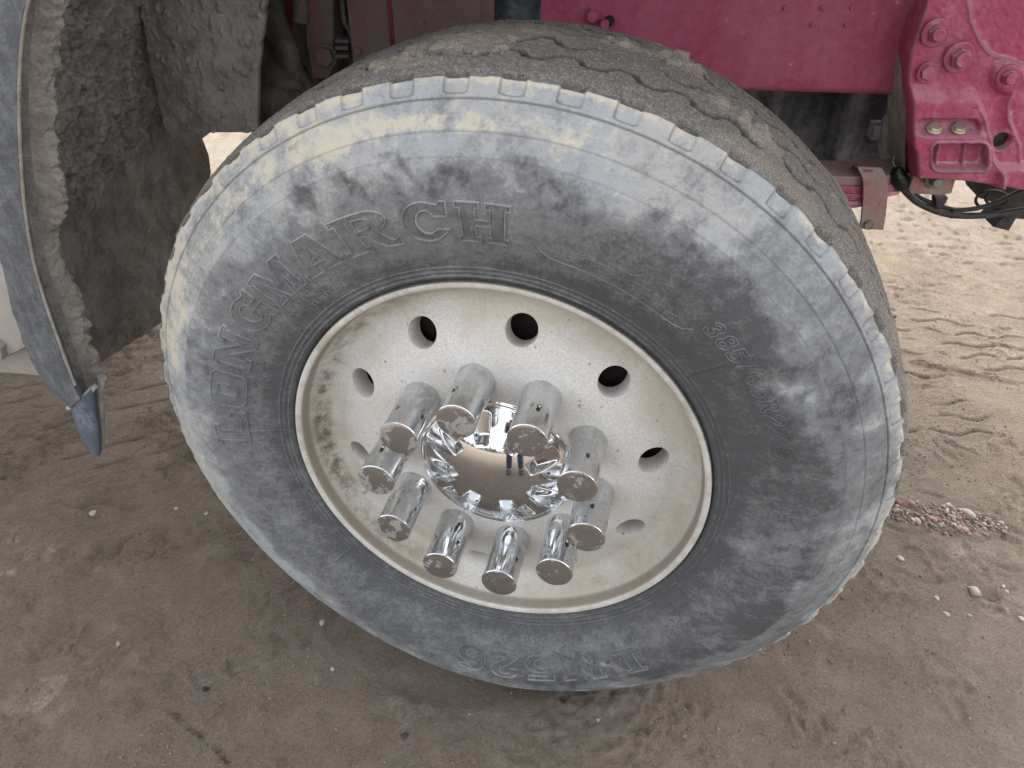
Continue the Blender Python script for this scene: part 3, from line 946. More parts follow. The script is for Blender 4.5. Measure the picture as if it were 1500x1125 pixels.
GL['A'] = [[(0, 0), (.40, 0), (.40, .14), (.30, .14), (.34, .27), (.62, .27), (.66, .14), (.56, .14), (.56, 0), (1, 0), (1, .14), (.93, .14), (.66, 1), (.30, 1), (.07, .14), (0, .14)], [(.39, .42), (.58, .42), (.48, .78)]]
GL['M'] = [[(0, 0), (.32, 0), (.32, .14), (.26, .14), (.26, .66), (.46, 0), (.56, 0), (.74, .66), (.74, .14), (.68, .14), (.68, 0), (1, 0), (1, .14), (.94, .14), (.94, .86), (1, .86), (1, 1), (.72, 1), (.51, .42), (.30, 1), (0, 1), (0, .86), (.06, .86), (.06, .14), (0, .14)]]
GL['G'] = [[(.96, .64), (.96, 1), (.86, 1), (.82, .93)] + arc(.48, .5, .48, .5, 62, 300, 16) + [(.80, .10), (.84, 0), (.98, 0), (.98, .48), (.54, .48), (.54, .34), (.70, .34)] + arc(.52, .5, .22, .30, 320, 62, 12) + [(.70, .64)]]
GL['N'] = [[(0, 0), (.36, 0), (.36, .14), (.28, .14), (.28, .66), (.72, 0), (.94, 0), (.94, .86), (1, .86), (1, 1), (.64, 1), (.64, .86), (.74, .86), (.74, .36), (.32, 1), (0, 1), (0, .86), (.08, .86), (.08, .14), (0, .14)]]
GL['O'] = [[(.22, 0), (.78, 0)] + arc(.78, .22, .22, .22, -90, 0, 4)[1:] + arc(.78, .78, .22, .22, 0, 90, 4) + arc(.22, .78, .22, .22, 90, 180, 4) + arc(.22, .22, .22, .22, 180, 270, 4)[:-1], [(.40, .22), (.60, .22), (.66, .32), (.66, .68), (.60, .78), (.40, .78), (.34, .68), (.34, .32)]]
GL['L'] = [[(0, 0), (1, 0), (1, .42), (.84, .42), (.80, .16), (.42, .16), (.42, .86), (.54, .86), (.54, 1), (0, 1), (0, .86), (.12, .86), (.12, .14), (0, .14)]]
GL['5'] = [[(.02, .30), (.06, 0), (.20, .04)] + arc(.50, .32, .48, .32, -110, 118, 12) + [(.30, .60), (.32, .80), (.90, .80), (.95, 1), (.10, 1), (.04, .44), (.24, .42)] + arc(.46, .32, .22, .16, 110, -110, 8) + [(.26, .30)]]
GL['2'] = [[(0, 0), (1, 0), (1, .26), (.86, .20), (.42, .20), (.88, .50)] + arc(.52, .72, .46, .28, -10, 190, 10) + [(.06, .62), (.30, .60)] + arc(.50, .72, .20, .13, 170, -20, 6) + [(0, .16)]]
GL['6'] = [arc(.5, .33, .5, .33, 60, -180, 14) + [(.0, .55)] + arc(.52, .55, .52, .45, 180, 40, 8) + [(.66, .76), (.45, .84), (.26, .62)] + [(.45, .66)], arc(.5, .32, .20, .15, 0, 330, 9)]
GL['3'] = [[(.02, .28)] + arc(.48, .29, .48, .29, 190, 400, 10) + arc(.48, .72, .44, .28, -30, 170, 9) + [(.28, .70)] + arc(.46, .72, .18, .12, 150, -80, 6) + [(.38, .56), (.38, .46)] + arc(.46, .29, .22, .14, 80, -170, 7)]
GL['8'] = [arc(.5, .28, .5, .28, 140, 400, 12) + arc(.5, .74, .42, .26, -30, 210, 10), arc(.5, .28, .22, .13, 0, 330, 8), arc(.5, .74, .18, .11, 0, 330, 8)]
GL['/'] = [[(.1, 0), (.35, 0), (.9, 1), (.65, 1)]]
GL['.'] = [[(.3, 0), (.7, 0), (.7, .2), (.3, .2)]]

LT = Letters()
for ch, a0, a1 in (('L', 180.0, 171.0), ('O', 169.3, 160.4), ('N', 158.6, 149.2), ('G', 147.5, 139.0), ('M', 137.6, 128.4), ('A', 127.4, 117.6), ('R', 116.8, 105.0), ('C', 103.6, 95.4), ('H', 94.2, 85.4)):
    LT.glyph(GL[ch], a0, a1, .3575, .4055, .0025, .0024, 22)
for ch, a0, a1 in (('L', -52.5, -61.0), ('M', -62.5, -72.5), ('5', -74.0, -81.5), ('2', -83.0, -90.0), ('6', -91.5, -98.5)):
    LT.glyph(GL[ch], a0, a1, .3640, .4120, .0024, .0023, 14)
x = 49.0
for ch, wd in (('3', 3.0), ('8', 3.0), ('5', 3.0), ('/', 2.0), ('6', 3.0), ('5', 3.0), ('R', 3.2), ('2', 3.0), ('2', 3.0), ('.', 1.2), ('5', 3.0)):
    LT.glyph(GL[ch], x, x - wd * .86, .374, .396, .0014, .0011, 0, .22)
    x -= wd * 1.02
LT.text('REGROOVABLE', -65.0, -82.5, .335, .344)
LT.text('ALL STEEL RADIAL', 140.5, 120.5, .3415, .3500)
LT.text('TUBELESS', 133.5, 122.5, .3270, .3345)
LT.text('TREAD 4 PLIES STEEL  SIDEWALL 1 PLY STEEL', -12.5, -39.5, .331, .3375)
for i, (s, a0, a1) in enumerate((('LOAD RANGE L   160K (158L)', 76, 55), ('MAX LOAD SINGLE 4500 kg (9920 lbs) AT 900 kPa (131 psi) COLD', 77, 53.5), ('MAX LOAD DUAL 4250 kg (9370 lbs) AT 900 kPa (131 psi) COLD', 77, 53.5))):
    LT.text(s, a0, a1, .3685 - i * .0062, .3728 - i * .0062, .0007)
LT.ridge([(80.5, .366), (79.8, .359), (78.0, .3535)] + [(78.0 - k * 2.5, .3515) for k in range(1, 10)] + [(53.0, .3525), (51.0, .357), (49.8, .367)], .0014, .0009)
LT.ridge([(70, .384), (69, .378), (66.5, .3755), (64, .377), (62.5, .384)], .0012, .0007)
lo = LT.mb.build('sidewall_lettering', RUBBER, wheel, 60)
me = lo.data
co = np.zeros(len(me.vertices) * 3, np.float32); me.vertices.foreach_get('co', co); co = co.reshape(-1, 3)
lr = np.hypot(co[:, 0], co[:, 1])
lth = np.degrees(np.arctan2(co[:, 1], co[:, 0]))
ld_ = .43 + .22 * sstep(.39, .41, lr) + .16 * np.exp(-((lth - 100) / 60) ** 2) - .10 * np.exp(-(lth + 60) ** 2 / 3000) + .25 * fbm(co[:, 0] * 9, co[:, 1] * 9, 1.0, 3)
ld_ -= .16 * ((lth > 8) & (lth < 52))
at = me.attributes.new('dust', 'FLOAT', 'POINT'); at.data.foreach_set('value', np.clip(ld_, 0, 1).astype(np.float32))


# ------------------------------------------------------------------ rim with hand holes
HOLE0, LUG0 = 9.667, 28.01
HR, HRAD = .2178, .0205
RIMP = [(.2950, -.012), (.2945, -.002), (.2935, .0006), (.2900, .0010), (.2868, .0000), (.2848, -.0030), (.2835, -.0120), (.2815, -.0180), (.2760, -.0260), (.2700, -.0345), (.2620, -.0425), (.2520, -.0465), (.2460, -.0460)]
RIMI = [(.1860, -.0192), (.1790, -.0170), (.1700, -.0165), (.1430, -.0165), (.1150, -.0165), (.0900, -.0165)]


def disc_z(r): return np.interp(r, [.080, .170, .179, .186, .2178, .240, .246, .252, .262, .270], [-.0165, -.0165, -.0170, -.0192, -.0335, -.0440, -.0460, -.0465, -.0425, -.0345])


def build_rim():
    bm = bmesh.new()
    NTH = 240
    def ring_strip(prof):
        rows = []
        for r, z in prof:
            rows.append([bm.verts.new((r * math.cos(2 * math.pi * i / NTH + math.radians(HOLE0 - 18)), r * math.sin(2 * math.pi * i / NTH + math.radians(HOLE0 - 18)), z)) for i in range(NTH)])
        for k in range(len(rows) - 1):
            for i in range(NTH):
                j = (i + 1) % NTH
                bm.faces.new((rows[k][i], rows[k][j], rows[k + 1][j], rows[k + 1][i]))
    ring_strip(RIMP); ring_strip(RIMI)
    ring_strip([(.2945, -.002), (.288, -.012), (.284, -.03), (.275, -.05), (.262, -.09), (.255, -.17), (.262, -.26), (.28, -.30)])
    r_in, r_out = .1860, .2460
    nr = 14
    for k in range(10):
        c = math.radians(HOLE0 + 36 * k)
        bd = []
        rl = [r_in + (r_out - r_in) * i / nr for i in range(nr + 1)]
        tl = [(-18 + 36 * i / 24) for i in range(25)]
        for i in range(24): bd.append((tl[i], r_out))
        for i in range(nr): bd.append((18, rl[nr - i]))
        for i in range(24): bd.append((18 - 36 * i / 24, r_in))
        for i in range(nr): bd.append((-18, rl[i]))
        N = len(bd); rows = []
        def circ(ang, rad, zoff=0.0, r_shift=0.0):
            x = HR + r_shift + rad * math.cos(ang) * .93; y = rad * math.sin(ang)
            r = math.hypot(x, y)
            return r, math.atan2(y, x), r
        angs = []
        for t, r in bd:
            x = r * math.cos(math.radians(t)) - HR; y = r * math.sin(math.radians(t))
            angs.append(math.atan2(y, x))
        levels = [('w', .030), ('w', .012), ('w', .0022), ('c', 1.03), ('m', .25), ('m', .5), ('m', .75), ('b', 1)]
        for typ, val in levels:
            row = []
            for (t, r), an in zip(bd, angs):
                if typ == 'w':
                    sl = val
                    rr, tt, _ = circ(an, HRAD)
                    z = float(disc_z(rr)) - sl
                    rr -= sl * .30
                elif typ == 'c':
                    rr, tt, _ = circ(an, HRAD * 1.05); z = float(disc_z(rr))
                elif typ == 'm':
                    r0, t0, _ = circ(an, HRAD * 1.05)
                    tt = t0 + (math.radians(t) - t0) * val; rr = r0 + (r - r0) * val; z = float(disc_z(rr))
                else:
                    rr, tt = r, math.radians(t); z = float(disc_z(rr))
                row.append(bm.verts.new((rr * math.cos(c + tt), rr * math.sin(c + tt), z)))
            rows.append(row)
        for q in range(len(rows) - 1):
            for i in range(N):
                j = (i + 1) % N
                bm.faces.new((rows[q][i], rows[q][j], rows[q + 1][j], rows[q + 1][i]))
    bmesh.ops.remove_doubles(bm, verts=bm.verts, dist=2e-5)
    bmesh.ops.recalc_face_normals(bm, faces=bm.faces)
    me = bpy.data.meshes.new('rim'); bm.to_mesh(me); bm.free()
    o = link('rim', me, ALU, wheel)
    sharp(me, 42)
    return o


build_rim()
mb = MB()
mb.lathe([(-.078, .05), (-.078, .242), (-.085, .246), (-.27, .246), (-.275, .1)], (0, 0, 0), (0, 0, 1), 64)
mb.build('brake_drum', DRUM, wheel)
va = math.radians(-152.8)
vx, vy = .2360 * math.cos(va), .2360 * math.sin(va)
mb = MB()
vz = float(disc_z(.236))
mb.lathe([(vz - .004, .0118), (vz + .0035, .0112), (vz + .0035, .0085), (vz - .006, .0080)], (vx, vy, 0), (.35 * math.cos(va), .35 * math.sin(va), 1), 24)
gm = mb.build('valve_hole_disc', HOSE, wheel)  # dark ring and disc stand in for the dark of the open valve hole
mb = MB()
mb.lathe([(-.07, .004), (vz + .004, .004), (vz + .004, .0050), (vz + .018, .0050), (vz + .020, .004)], (vx, vy, 0), (.15, -.1, 1), 12)
mb.build('valve_stem', ZINC, wheel)


# ------------------------------------------------------------------ chrome covers
def cover_mesh():
    L = .0915
    pr = [(0, .0268), (.004, .0268), (.0060, .0263), (.012, .0259), (.030, .0254)]
    pr += [(.030 + (.064 - .030) * k / 34, .0254 - .0004 * k / 34) for k in range(1, 35)]
    pr += [(L - .0100, .0248), (L - .0048, .0247), (L - .0042, .0255), (L - .0030, .0257), (L - .0012, .0255), (L - .0002, .0247), (L + .0002, .0236), (L + .0006, .020), (L + .0013, .011), (L + .0016, .0003)]
    pr = np.array(pr); n = 120
    th = np.linspace(0, 2 * np.pi, n, endpoint=False)
    TH, T = np.meshgrid(th, pr[:, 0], indexing='ij'); R = np.broadcast_to(pr[:, 1], TH.shape).copy()
    slot = np.zeros_like(R)
    for a_ in (20, 92, 205, 290):
        u = ((np.degrees(TH) - a_ + 180) % 360 - 180) * math.pi / 180 * .025
        slot = np.maximum(slot, sstep(1.25, .7, np.hypot(u / .0025, (T - .056) / .0055)) * (T < L - .02))
    R -= .0022 * slot
    V = np.stack([R * np.cos(TH), R * np.sin(TH), T], -1)
    return grid_mesh('lug_nut_cover', V, wrap_u=True, attrs={'slot': slot})


cm = cover_mesh()
c0 = link('lug_nut_cover', cm, CHROME, wheel); sharp(cm, 30)
for k in range(10):
    c = c0 if k == 0 else c0.copy()
    if k: COL.objects.link(c)
    a = math.radians(LUG0 + 36 * k)
    c.location = (.142875 * math.cos(a), .142875 * math.sin(a), -.0190)
    if math.sin(a) < -.3:
        c.material_slots[0].link = 'OBJECT'; c.material_slots[0].material = CHROME2
    c.rotation_euler = (random.uniform(-.012, .012), random.uniform(-.012, .012), random.uniform(0, 6.28))


def build_hub():
    NA, NR = 720, 110
    RS = .150
    rr = np.concatenate([np.linspace(0.0005, .1035, 96), np.linspace(.1042, .1120, 14)])
    th = np.linspace(0, 2 * np.pi, NA, endpoint=False)
    TH, R = np.meshgrid(th, rr, indexing='ij')
    rb = .1035
    zb = -.0130
    dome = zb + np.sqrt(RS ** 2 - np.minimum(R, rb) ** 2) - math.sqrt(RS ** 2 - rb ** 2)
    brim = zb - .0015 * sstep(rb, rb + .003, R) - .0022 * sstep(.108, .112, R)
    Z = np.where(R <= rb, dome, brim)
    rel = (np.degrees(TH) - LUG0) % 36; rel = np.where(rel > 18, rel - 36, rel)
    u = np.radians(rel) * R                       # tangential distance from the flute axis
    r0 = .060
    t = np.clip((R - r0) / (rb - r0), 0, 1)
    half = .0085 + .0065 * t
    floor = zb + .0035 + (.0100) * (1 - t) ** 1.0
    wall = sstep(1.15, .74, np.abs(u) / half) * sstep(r0 - .001, r0 + .007, R)
    fl = np.minimum(floor - .0012 * np.cos(np.clip(u / half, -1, 1) * math.pi / 2), Z)
    Z = np.where(R <= rb + .004, Z * (1 - wall) + fl * wall, Z)
    V = np.stack([R * np.cos(TH), R * np.sin(TH), Z], -1)
    me = grid_mesh('hub_cover', V, wrap_u=True)
    o = link('hub_cover', me, HUBCHROME, wheel)
    return o


build_hub()

# ================================================================== frame and brackets
def smooth_line(pts, n):
    p = np.array(pts, float); d = np.concatenate([[0], np.cumsum(np.linalg.norm(np.diff(p, axis=0), axis=1))])
    t = np.linspace(0, d[-1], n)
    # Catmull-Rom through the points by parameter
    out = np.zeros((n, p.shape[1]))
    for i, tt in enumerate(t):
        k = min(max(np.searchsorted(d, tt) - 1, 0), len(p) - 2)
        f = (tt - d[k]) / (d[k + 1] - d[k] + 1e-12)
        p0, p1, p2, p3 = p[max(k - 1, 0)], p[k], p[k + 1], p[min(k + 2, len(p) - 1)]
        out[i] = 0.5 * (2 * p1 + (p2 - p0) * f + (2 * p0 - 5 * p1 + 4 * p2 - p3) * f * f + (3 * p1 - p0 - 3 * p2 + p3) * f ** 3)
    return out


def bolt(parent, at, r=.013, h=.010, washer=1.5, mat=None, stud=True, direction=(0, -1, 0), name='bolt'):
    """Hex bolt with washer, at its seat, pointing outwards."""
    mb = MB()
    d = Vector(direction)
    o = Vector(at)
    mb.lathe([(0, r * washer), (.0022, r * washer), (.003, r * washer * .94)], o, d, 28)
    mb.lathe([(.002, r * 1.12), (h * .78, r * 1.12), (h, r * .98)], o, d, 6)
    if stud: mb.lathe([(h * .9, r * .84), (h * 1.55, r * .82), (h * 1.68, r * .70)], o, d, 20)
    return mb.build(name, mat or REDBOLT, parent, 25)


# frame rail: a C-channel side with a rolled lower flange
FB = .62
a_l, a_r = P(792, 20, FB)[0], 1.15
zbot = .8645


def rail(name, a0, a1, mat, b=FB, zb=zbot, ztop=1.32, holes=()):
    sec = [(b + .075, zb + .002), (b + .012, zb), (b + .005, zb + .002), (b + .0015, zb + .006), (b, zb + .012)]
    zs = np.linspace(zb + .012, ztop, 40)[1:]
    sec += [(b, z) for z in zs] + [(b + .008, ztop + .002), (b + .008, zb + .010), (b + .075, zb + .010)]
    n = max(8, int((a1 - a0) / .012))
    aa = np.linspace(a0, a1, n)
    V = np.zeros((n, len(sec), 3))
    for i, (bb, z) in enumerate(sec):
        V[:, i, 0] = aa; V[:, i, 1] = bb; V[:, i, 2] = z
    wob = .0016 * fbm(V[..., 0] * 6, V[..., 2] * 6, b, 3)
    V[..., 1] += wob
    me = grid_mesh(name, V, wrap_v=True)
    o = link(name, me, mat, truck)
    sharp(me, 50)
    return o


main_rail = rail('frame_rail', a_l, a_r, RED)
rear_rail = rail('frame_rail', P(512, 40, FB)[0], P(724, 20, FB)[0], REDDUST_SHADED)
rear_rail['label'] = 'mud-stained rear length of frame rail'
seam = P(573, 30, FB)
mb = MB(); mb.prism([(seam[0] - .004, .84), (seam[0] + .003, .84), (seam[0] + .004, 1.30), (seam[0] - .003, 1.30)], FB - .004, FB + .002, .001)
mb.build('weld_seam', m_plain('dark_red_sealant', (0.12, 0.008, 0.02), 0.6), rear_rail)
# dark blue filler set in the gap between the two rails
mb = MB(); mb.prism([(P(715, 10, .7)[0], .80), (P(800, 10, .7)[0], .80), (P(800, 10, .7)[0], 1.3), (P(715, 10, .7)[0], 1.3)], .665, .72, .004)
mb.build('rail_gap_fill', SPLASH, truck)
for px, py in ((868, 22),):
    q = P(px, py, FB - .002); bolt(main_rail, q, .011, .012, 1.3, RED)
q = P(893, 30, FB - .001)
mb = MB(); mb.lathe([(0, .0085), (.004, .0085)], q, (0, -1, 0), 24); mb.build('bolt_hole_disc', GREASE_HOLE, main_rail)  # flat black disc standing for an open bolt hole
q = P(886, 34, FB - .002)
mb = MB(); mb.lathe([(0, .0075), (.014, .0075), (.016, .006)], q, (0, -1, 0), 20); mb.build('stud', RED, main_rail)
for px, py in ((1150, 12), (1205, 12), (1190, 37), (1240, 37), (1285, 35), (1248, 12)):
    q = P(px, py, FB - .001)
    mb = MB(); mb.lathe([(0, .004), (.0015, .0036), (.0025, .002)], q, (0, -1, 0), 12); mb.build('rivet', RED, main_rail)

# cast spring hanger (relief surface built in truck metres from measured feature positions)
HB = .548


def build_hanger():
    x0, x1, y0, y1 = 1300.0, 1660.0, -170.0, 300.0
    nx, ny = 181, 236
    px = np.linspace(x0, x1, nx); py = np.linspace(y0, y1, ny)
    PX, PY = np.meshgrid(px, py, indexing='ij')
    left = np.interp(PY, [-170, 0, 60, 105, 140, 170, 250, 258, 300], [1410, 1362, 1345, 1332, 1329, 1328, 1327, 1331, 1334])
    # clamp columns to left edge so that the outline is clean
    xr = (PX - x0) / (x1 - x0)
    PX = left + xr * (x1 - left)
    bot = np.interp(PX, [1327, 1331, 1338, 1381, 1410, 1440, 1500, 1660], [244, 252, 257, 258, 261, 265, 277, 312])
    yr = (PY - y0) / (y1 - y0)
    PY = y0 + yr * (bot - y0)
    hgt = np.zeros_like(PX)                          # outward height in metres
    hgt += .004 * sstep(left + 2, left + 9, PX) * sstep(130, 150, PY)
    # smooth raised block, lower left
    blk = sstep(left + 1, left + 8, PX) * sstep(118, 150, PY)
    redge = np.interp(PY, [100, 130, 165, 185, 205, 230, 245], [1418, 1425, 1438, 1443, 1449, 1450, 1462])
    inb = sstep(redge + 5, redge - 5, PX)
    hgt += .012 * blk * inb
    rib = np.exp(-((PX - redge) / 4.0) ** 2) * sstep(150, 172, PY)
    hgt += .008 * rib
    # upper boss pad
    pad = sstep(150, 118, PY) * np.where(True, 1, 1)
    ce = np.interp(PY, [-170, 0, 30, 60, 78, 86, 92, 100], [1415, 1420, 1424, 1437, 1450, 1470, 1490, 1520])
    upr = sstep(ce - 4, ce + 4, PX) * sstep(104, 96, PY)
    hgt -= .010 * upr
    hgt += .005 * np.exp(-((PX - ce) / 4.5) ** 2) * sstep(104, 92, PY) * sstep(-20, 20, PY)
    # boss and web at right
    d = np.hypot(PX - 1476, PY - 112)
    hgt += .008 * sstep(30, 20, d)
    ce2 = np.interp(PY, [110, 135, 155, 175, 195, 215, 245], [1500, 1484, 1478, 1478, 1486, 1494, 1493])
    r2 = sstep(ce2 - 3, ce2 + 4, PX) * sstep(112, 128, PY) * sstep(250, 236, PY)
    hgt -= .008 * r2
    hgt += .004 * np.exp(-((PX - ce2) / 3.5) ** 2) * sstep(125, 140, PY) * sstep(246, 236, PY)
    # valley between block and web
    val = np.exp(-((PX - 1462) / 14) ** 2) * sstep(125, 150, PY) * sstep(225, 205, PY)
    hgt -= .010 * val
    # ledge recess for the two small bolts
    def rrect(xa, xb, ya, yb, rad, soft=2.2):
        cx, cy = (xa + xb) / 2, (ya + yb) / 2
        qx = np.abs(PX - cx) - (xb - xa) / 2 + rad; qy = np.abs(PY - cy) - (yb - ya) / 2 + rad
        sd = np.hypot(np.maximum(qx, 0), np.maximum(qy, 0)) + np.minimum(np.maximum(qx, qy), 0) - rad
        return sstep(soft, -soft, sd)
    rec = rrect(1341, 1430, 171, 194, 10)
    hgt -= .020 * rec * sstep(198, 176, PY) ** .5
    hgt += .006 * sstep(186, 196, PY) * inb * blk
    # open pocket with two ribs
    pk = rrect(1361, 1438, 205, 241, 9)
    hgt -= .026 * pk
    for xc in (1372, 1411):
        hgt += .012 * pk * np.exp(-((PX - (xc + (222 - PY) * .18)) / 2.4) ** 2)
    hgt += .004 * (rrect(1357, 1443, 201, 246, 12) - pk)
    # bottom flange to the right
    fl = sstep(236, 246, PY) * sstep(1445, 1458, PX)
    hgt += .012 * fl
    # through hole (a disc set inside makes it dark)
    c, s = math.cos(math.radians(-38)), math.sin(math.radians(-38))
    ux = (PX - 1467.5) * c + (PY - 206.5) * s; uy = -(PX - 1467.5) * s + (PY - 206.5) * c
    dh = np.hypot(ux / 13.5, uy / 9.0)
    hgt += .003 * np.exp(-((dh - 1.25) / .22) ** 2)
    hgt -= .045 * sstep(1.05, .88, dh)
    hgt += .0008 * fbm(PX * .12, PY * .12, .4, 3)
    # rolled rim of the casting outline
    hgt -= .012 * sstep(5, 0, PX - left) ** 2 + .010 * sstep(4, 0, bot - PY) ** 2
    V = Pv(PX, PY, HB)
    V[..., 1] -= hgt
    # wrap the left and bottom border back to the frame
    back = V[:1].copy(); back[..., 1] = FB + .004; back[..., 0] += .004
    V = np.concatenate([back, V], 0)
    bb = V[:, -1:].copy(); bb[..., 1] = FB + .03; bb[..., 2] += .003
    V = np.concatenate([V, bb], 1)
    me = grid_mesh('spring_hanger', V)
    return link('spring_hanger', me, REDCAST, truck)


hanger = build_hanger()
mb = MB()   # muddy side flank of the hanger
fl = [(1362, 0), (1345, 60), (1332, 105), (1329, 140), (1328, 170), (1327, 250), (1334, 258)]
V = []
for px, py in fl:
    q = P(px, py, HB + .004); V.append((q[0] - .0015, q[1], q[2]))
for px, py in fl:
    q = P(px, py, HB + .004); V.append((q[0] - .004, FB + .03, q[2]))
n = len(fl)
mb.add(V, [(i, i + 1, n + i + 1, n + i) for i in range(n - 1)])
mb.build('hanger_side', MUDLIGHT, truck, 80)
BO = HB - .006
bolt(hanger, P(1370, 48, BO), .0115, .012, 1.75, REDBOLT)
bolt(hanger, P(1405, 84, BO), .0135, .014, 1.65, REDBOLT)
bolt(hanger, P(1358, 106, BO), .0100, .009, 1.55, REDBOLT, False)
bolt(hanger, P(1476, 112, BO - .003), .0105, .011, 1.6, REDBOLT)
for px in (1368, 1404):
    q = P(px, 189, HB - .008)
    bolt(hanger, q, .0095, .007, 1.3, ZINC, False, (0, -.45, .9))
q = P(1467.5, 206.5, HB + .012)
mb = MB(); mb.lathe([(0, .020), (.002, .020)], q, (0, -1, 0), 24); mb.build('bore_shade_disc', GREASE_HOLE, hanger)  # dark disc stands in for the shade inside the hole
# lower lug with its pin
mb = MB()
mb.prism([P(p_[0], p_[1], .565)[0::2] for p_ in ((1338, 254), (1400, 258), (1393, 282), (1378, 285), (1334, 283), (1330, 276))], .560, .60, .003)
lug = mb.build('hanger_lug', REDGREY, truck)
bolt(lug, P(1369, 262, .556), .0095, .012, 1.7, STEEL)

# grease and hanger end of the spring
mb = MB(); mb.tube([P(1318, 246, .58), P(1316, 258, .575), P(1322, 268, .58)], (.011, .017), 14, 5)
gr = mb.build('grease_blob', GREASE_HOLE, truck, 80)
mb = MB(); mb.tube([P(1311, 244, .57), P(1308, 236, .565), P(1310, 229, .56)], .0012, 6); mb.build('wire', STEEL, gr)

# leaf spring
spring = empty('leaf_spring', truck, (0, .615, .66))
def leaf(z_at, thick, a0, a1, mat, b0=.575, b1=.655):
    mb = MB(); n = 24
    top = []; bot = []
    for i in range(n + 1):
        a = a0 + (a1 - a0) * i / n
        z = z_at(a)
        top.append((a, z)); bot.append((a, z - thick * (1 if i < n else .55)))
    mb.prism(top + bot[::-1], b0 - .615, b1 - .615, .0015)
    o = mb.build('leaf', mat, spring, 30)
    o.location = (0, 0, -.66)
    return o


Z_ = [P(1245, y, .575)[2] for y in (264, 279, 290, 301)]
rise = .05
for i, (zz, a1) in enumerate(zip(Z_, (.70, .66, .64, .615))):
    leaf(lambda a, zz=zz: zz + .006 + rise * max(0, (a - .56) / .12) ** 1.4 * .35, .0115 if i else .016, -.45, a1, REDGREY if i == 0 else REDCAST)
# clamp strap around the leaves
clamp = empty('spring_clamp', truck, P(1272, 300, .56))
lc = Vector(clamp.location)
mb = MB()
sec = [(1247, 246, .60), (1250, 241, .585), (1256, 244, .570), (1263, 258, .5615), (1265, 268, .560), (1265, 290, .560), (1263, 315, .560), (1260, 334, .560)]
wid = .040
V = []; F = []
pts = [P(*s) for s in sec]
for (a, b, z) in pts: V += [(a, b, z), (a + wid, b, z)]
for (a, b, z) in pts: V += [(a, b + .006, z - .004), (a + wid, b + .006, z - .004)]
n = len(pts)
for i in range(n - 1):
    F += [(2 * i, 2 * i + 1, 2 * i + 3, 2 * i + 2), (2 * n + 2 * i, 2 * n + 2 * i + 2, 2 * n + 2 * i + 3, 2 * n + 2 * i + 1),
          (2 * i, 2 * i + 2, 2 * n + 2 * i + 2, 2 * n + 2 * i), (2 * i + 1, 2 * n + 2 * i + 1, 2 * n + 2 * i + 3, 2 * i + 3)]
F += [(0, 2 * n, 2 * n + 1, 1), (2 * n - 2, 2 * n - 1, 4 * n - 1, 4 * n - 2)]
mb.add([tuple(Vector(v) - lc) for v in V], F)
mb.build('strap', REDGREY, clamp, 45)
mb = MB(); q = Vector(P(1273, 329, .559)) - lc
mb.lathe([(0, .0085), (.0035, .0085), (.0042, .0075), (.0042, .0062), (.0032, .006)], q, (0, -1, 0), 24); mb.build('rivet', STEEL, clamp)
mb = MB(); q0 = P(1272, 250, .5655)
mb.prism([(q0[0] - .007, q0[2] - .0015), (q0[0] + .007, q0[2] - .0010), (q0[0] + .007, q0[2] + .0015), (q0[0] - .007, q0[2] + .0010)], .562, .572, .0005)
o = mb.build('slot', RED, clamp); o.location = -lc

# engine casing seen under the rail, and dark crossmembers
def casing():
    b = .86
    A0, A1 = P(376, 100, b)[0] - .02, P(1345, 100, b)[0] + .1
    zb = P(1230, 268, b)[2] - .03
    nx, nz = 160, 70
    aa = np.linspace(A0, A1, nx); zz = np.linspace(zb, 1.32, nz)
    AA, ZZ = np.meshgrid(aa, zz, indexing='ij')
    BB = b + .010 * np.sin(AA * 52) + .012 * fbm(AA * 9, ZZ * 5, 1.5, 3) - .03 * sstep(.0, .35, np.sin(AA * 21 + .6))
    BB += .05 * sstep(zb + .04, zb, ZZ)
    V = np.stack([AA, BB, ZZ], -1)
    V = np.concatenate([np.stack([AA[:, :1], BB[:, :1] + .25, ZZ[:, :1]], -1), V], 1)
    me = grid_mesh('engine_casing', V)
    return link('engine_casing', me, SPLASH, truck)


casing()
mb = MB()
mb.tube([P(1322, 150, .70), P(1306, 178, .69), P(1300, 210, .69), P(1303, 240, .69)], (.018, .015), 12)
mb.tube([P(1328, 150, .66), P(1322, 200, .66), P(1324, 240, .66)], .016, 12)
brl = mb.build('brake_line_bracket', MUDDARK, truck, 60)
mb = MB(); c_ = P(1294, 192, .70)
mb.box((c_[0] - .022, .685, c_[2] - .014), (c_[0] + .022, .72, c_[2] + .014), .004); mb.build('clip', MUDDARK, brl)

# air hoses and the dark bracket they run to
mb = MB(); mb.tube([P(1322, 276, .60), P(1345, 297, .60), P(1385, 313, .60), P(1430, 316, .60), P(1478, 311, .61), P(1530, 300, .62), P(1600, 280, .64)], .0058, 12, 8)
h1 = mb.build('air_hose', HOSE, truck, 80)
mb = MB(); mb.tube([P(1330, 276, .615), P(1352, 292, .615), P(1392, 306, .61), P(1425, 306, .61), P(1460, 296, .62), P(1510, 272, .64)], .0042, 12, 8)
mb.build('air_hose', HOSE, truck, 80)
mb = MB(); q = P(1400, 312, .605); mb.lathe([(-.008, .0095), (.008, .0095)], q, (.9, 0, .1), 16); mb.build('clip', HOSE, h1)
pts = []
for i in range(19):
    t = i / 18 * 2 * math.pi * 1.6
    pts.append(P(1442 + 20 * math.cos(t) + i * 1.3, 294 + 12 * math.sin(t) - i * .3, .63 + .002 * i))
mb = MB(); mb.tube(pts, .0028, 8, 4); mb.build('coiled_line', HOSE, truck, 80)
mb = MB()
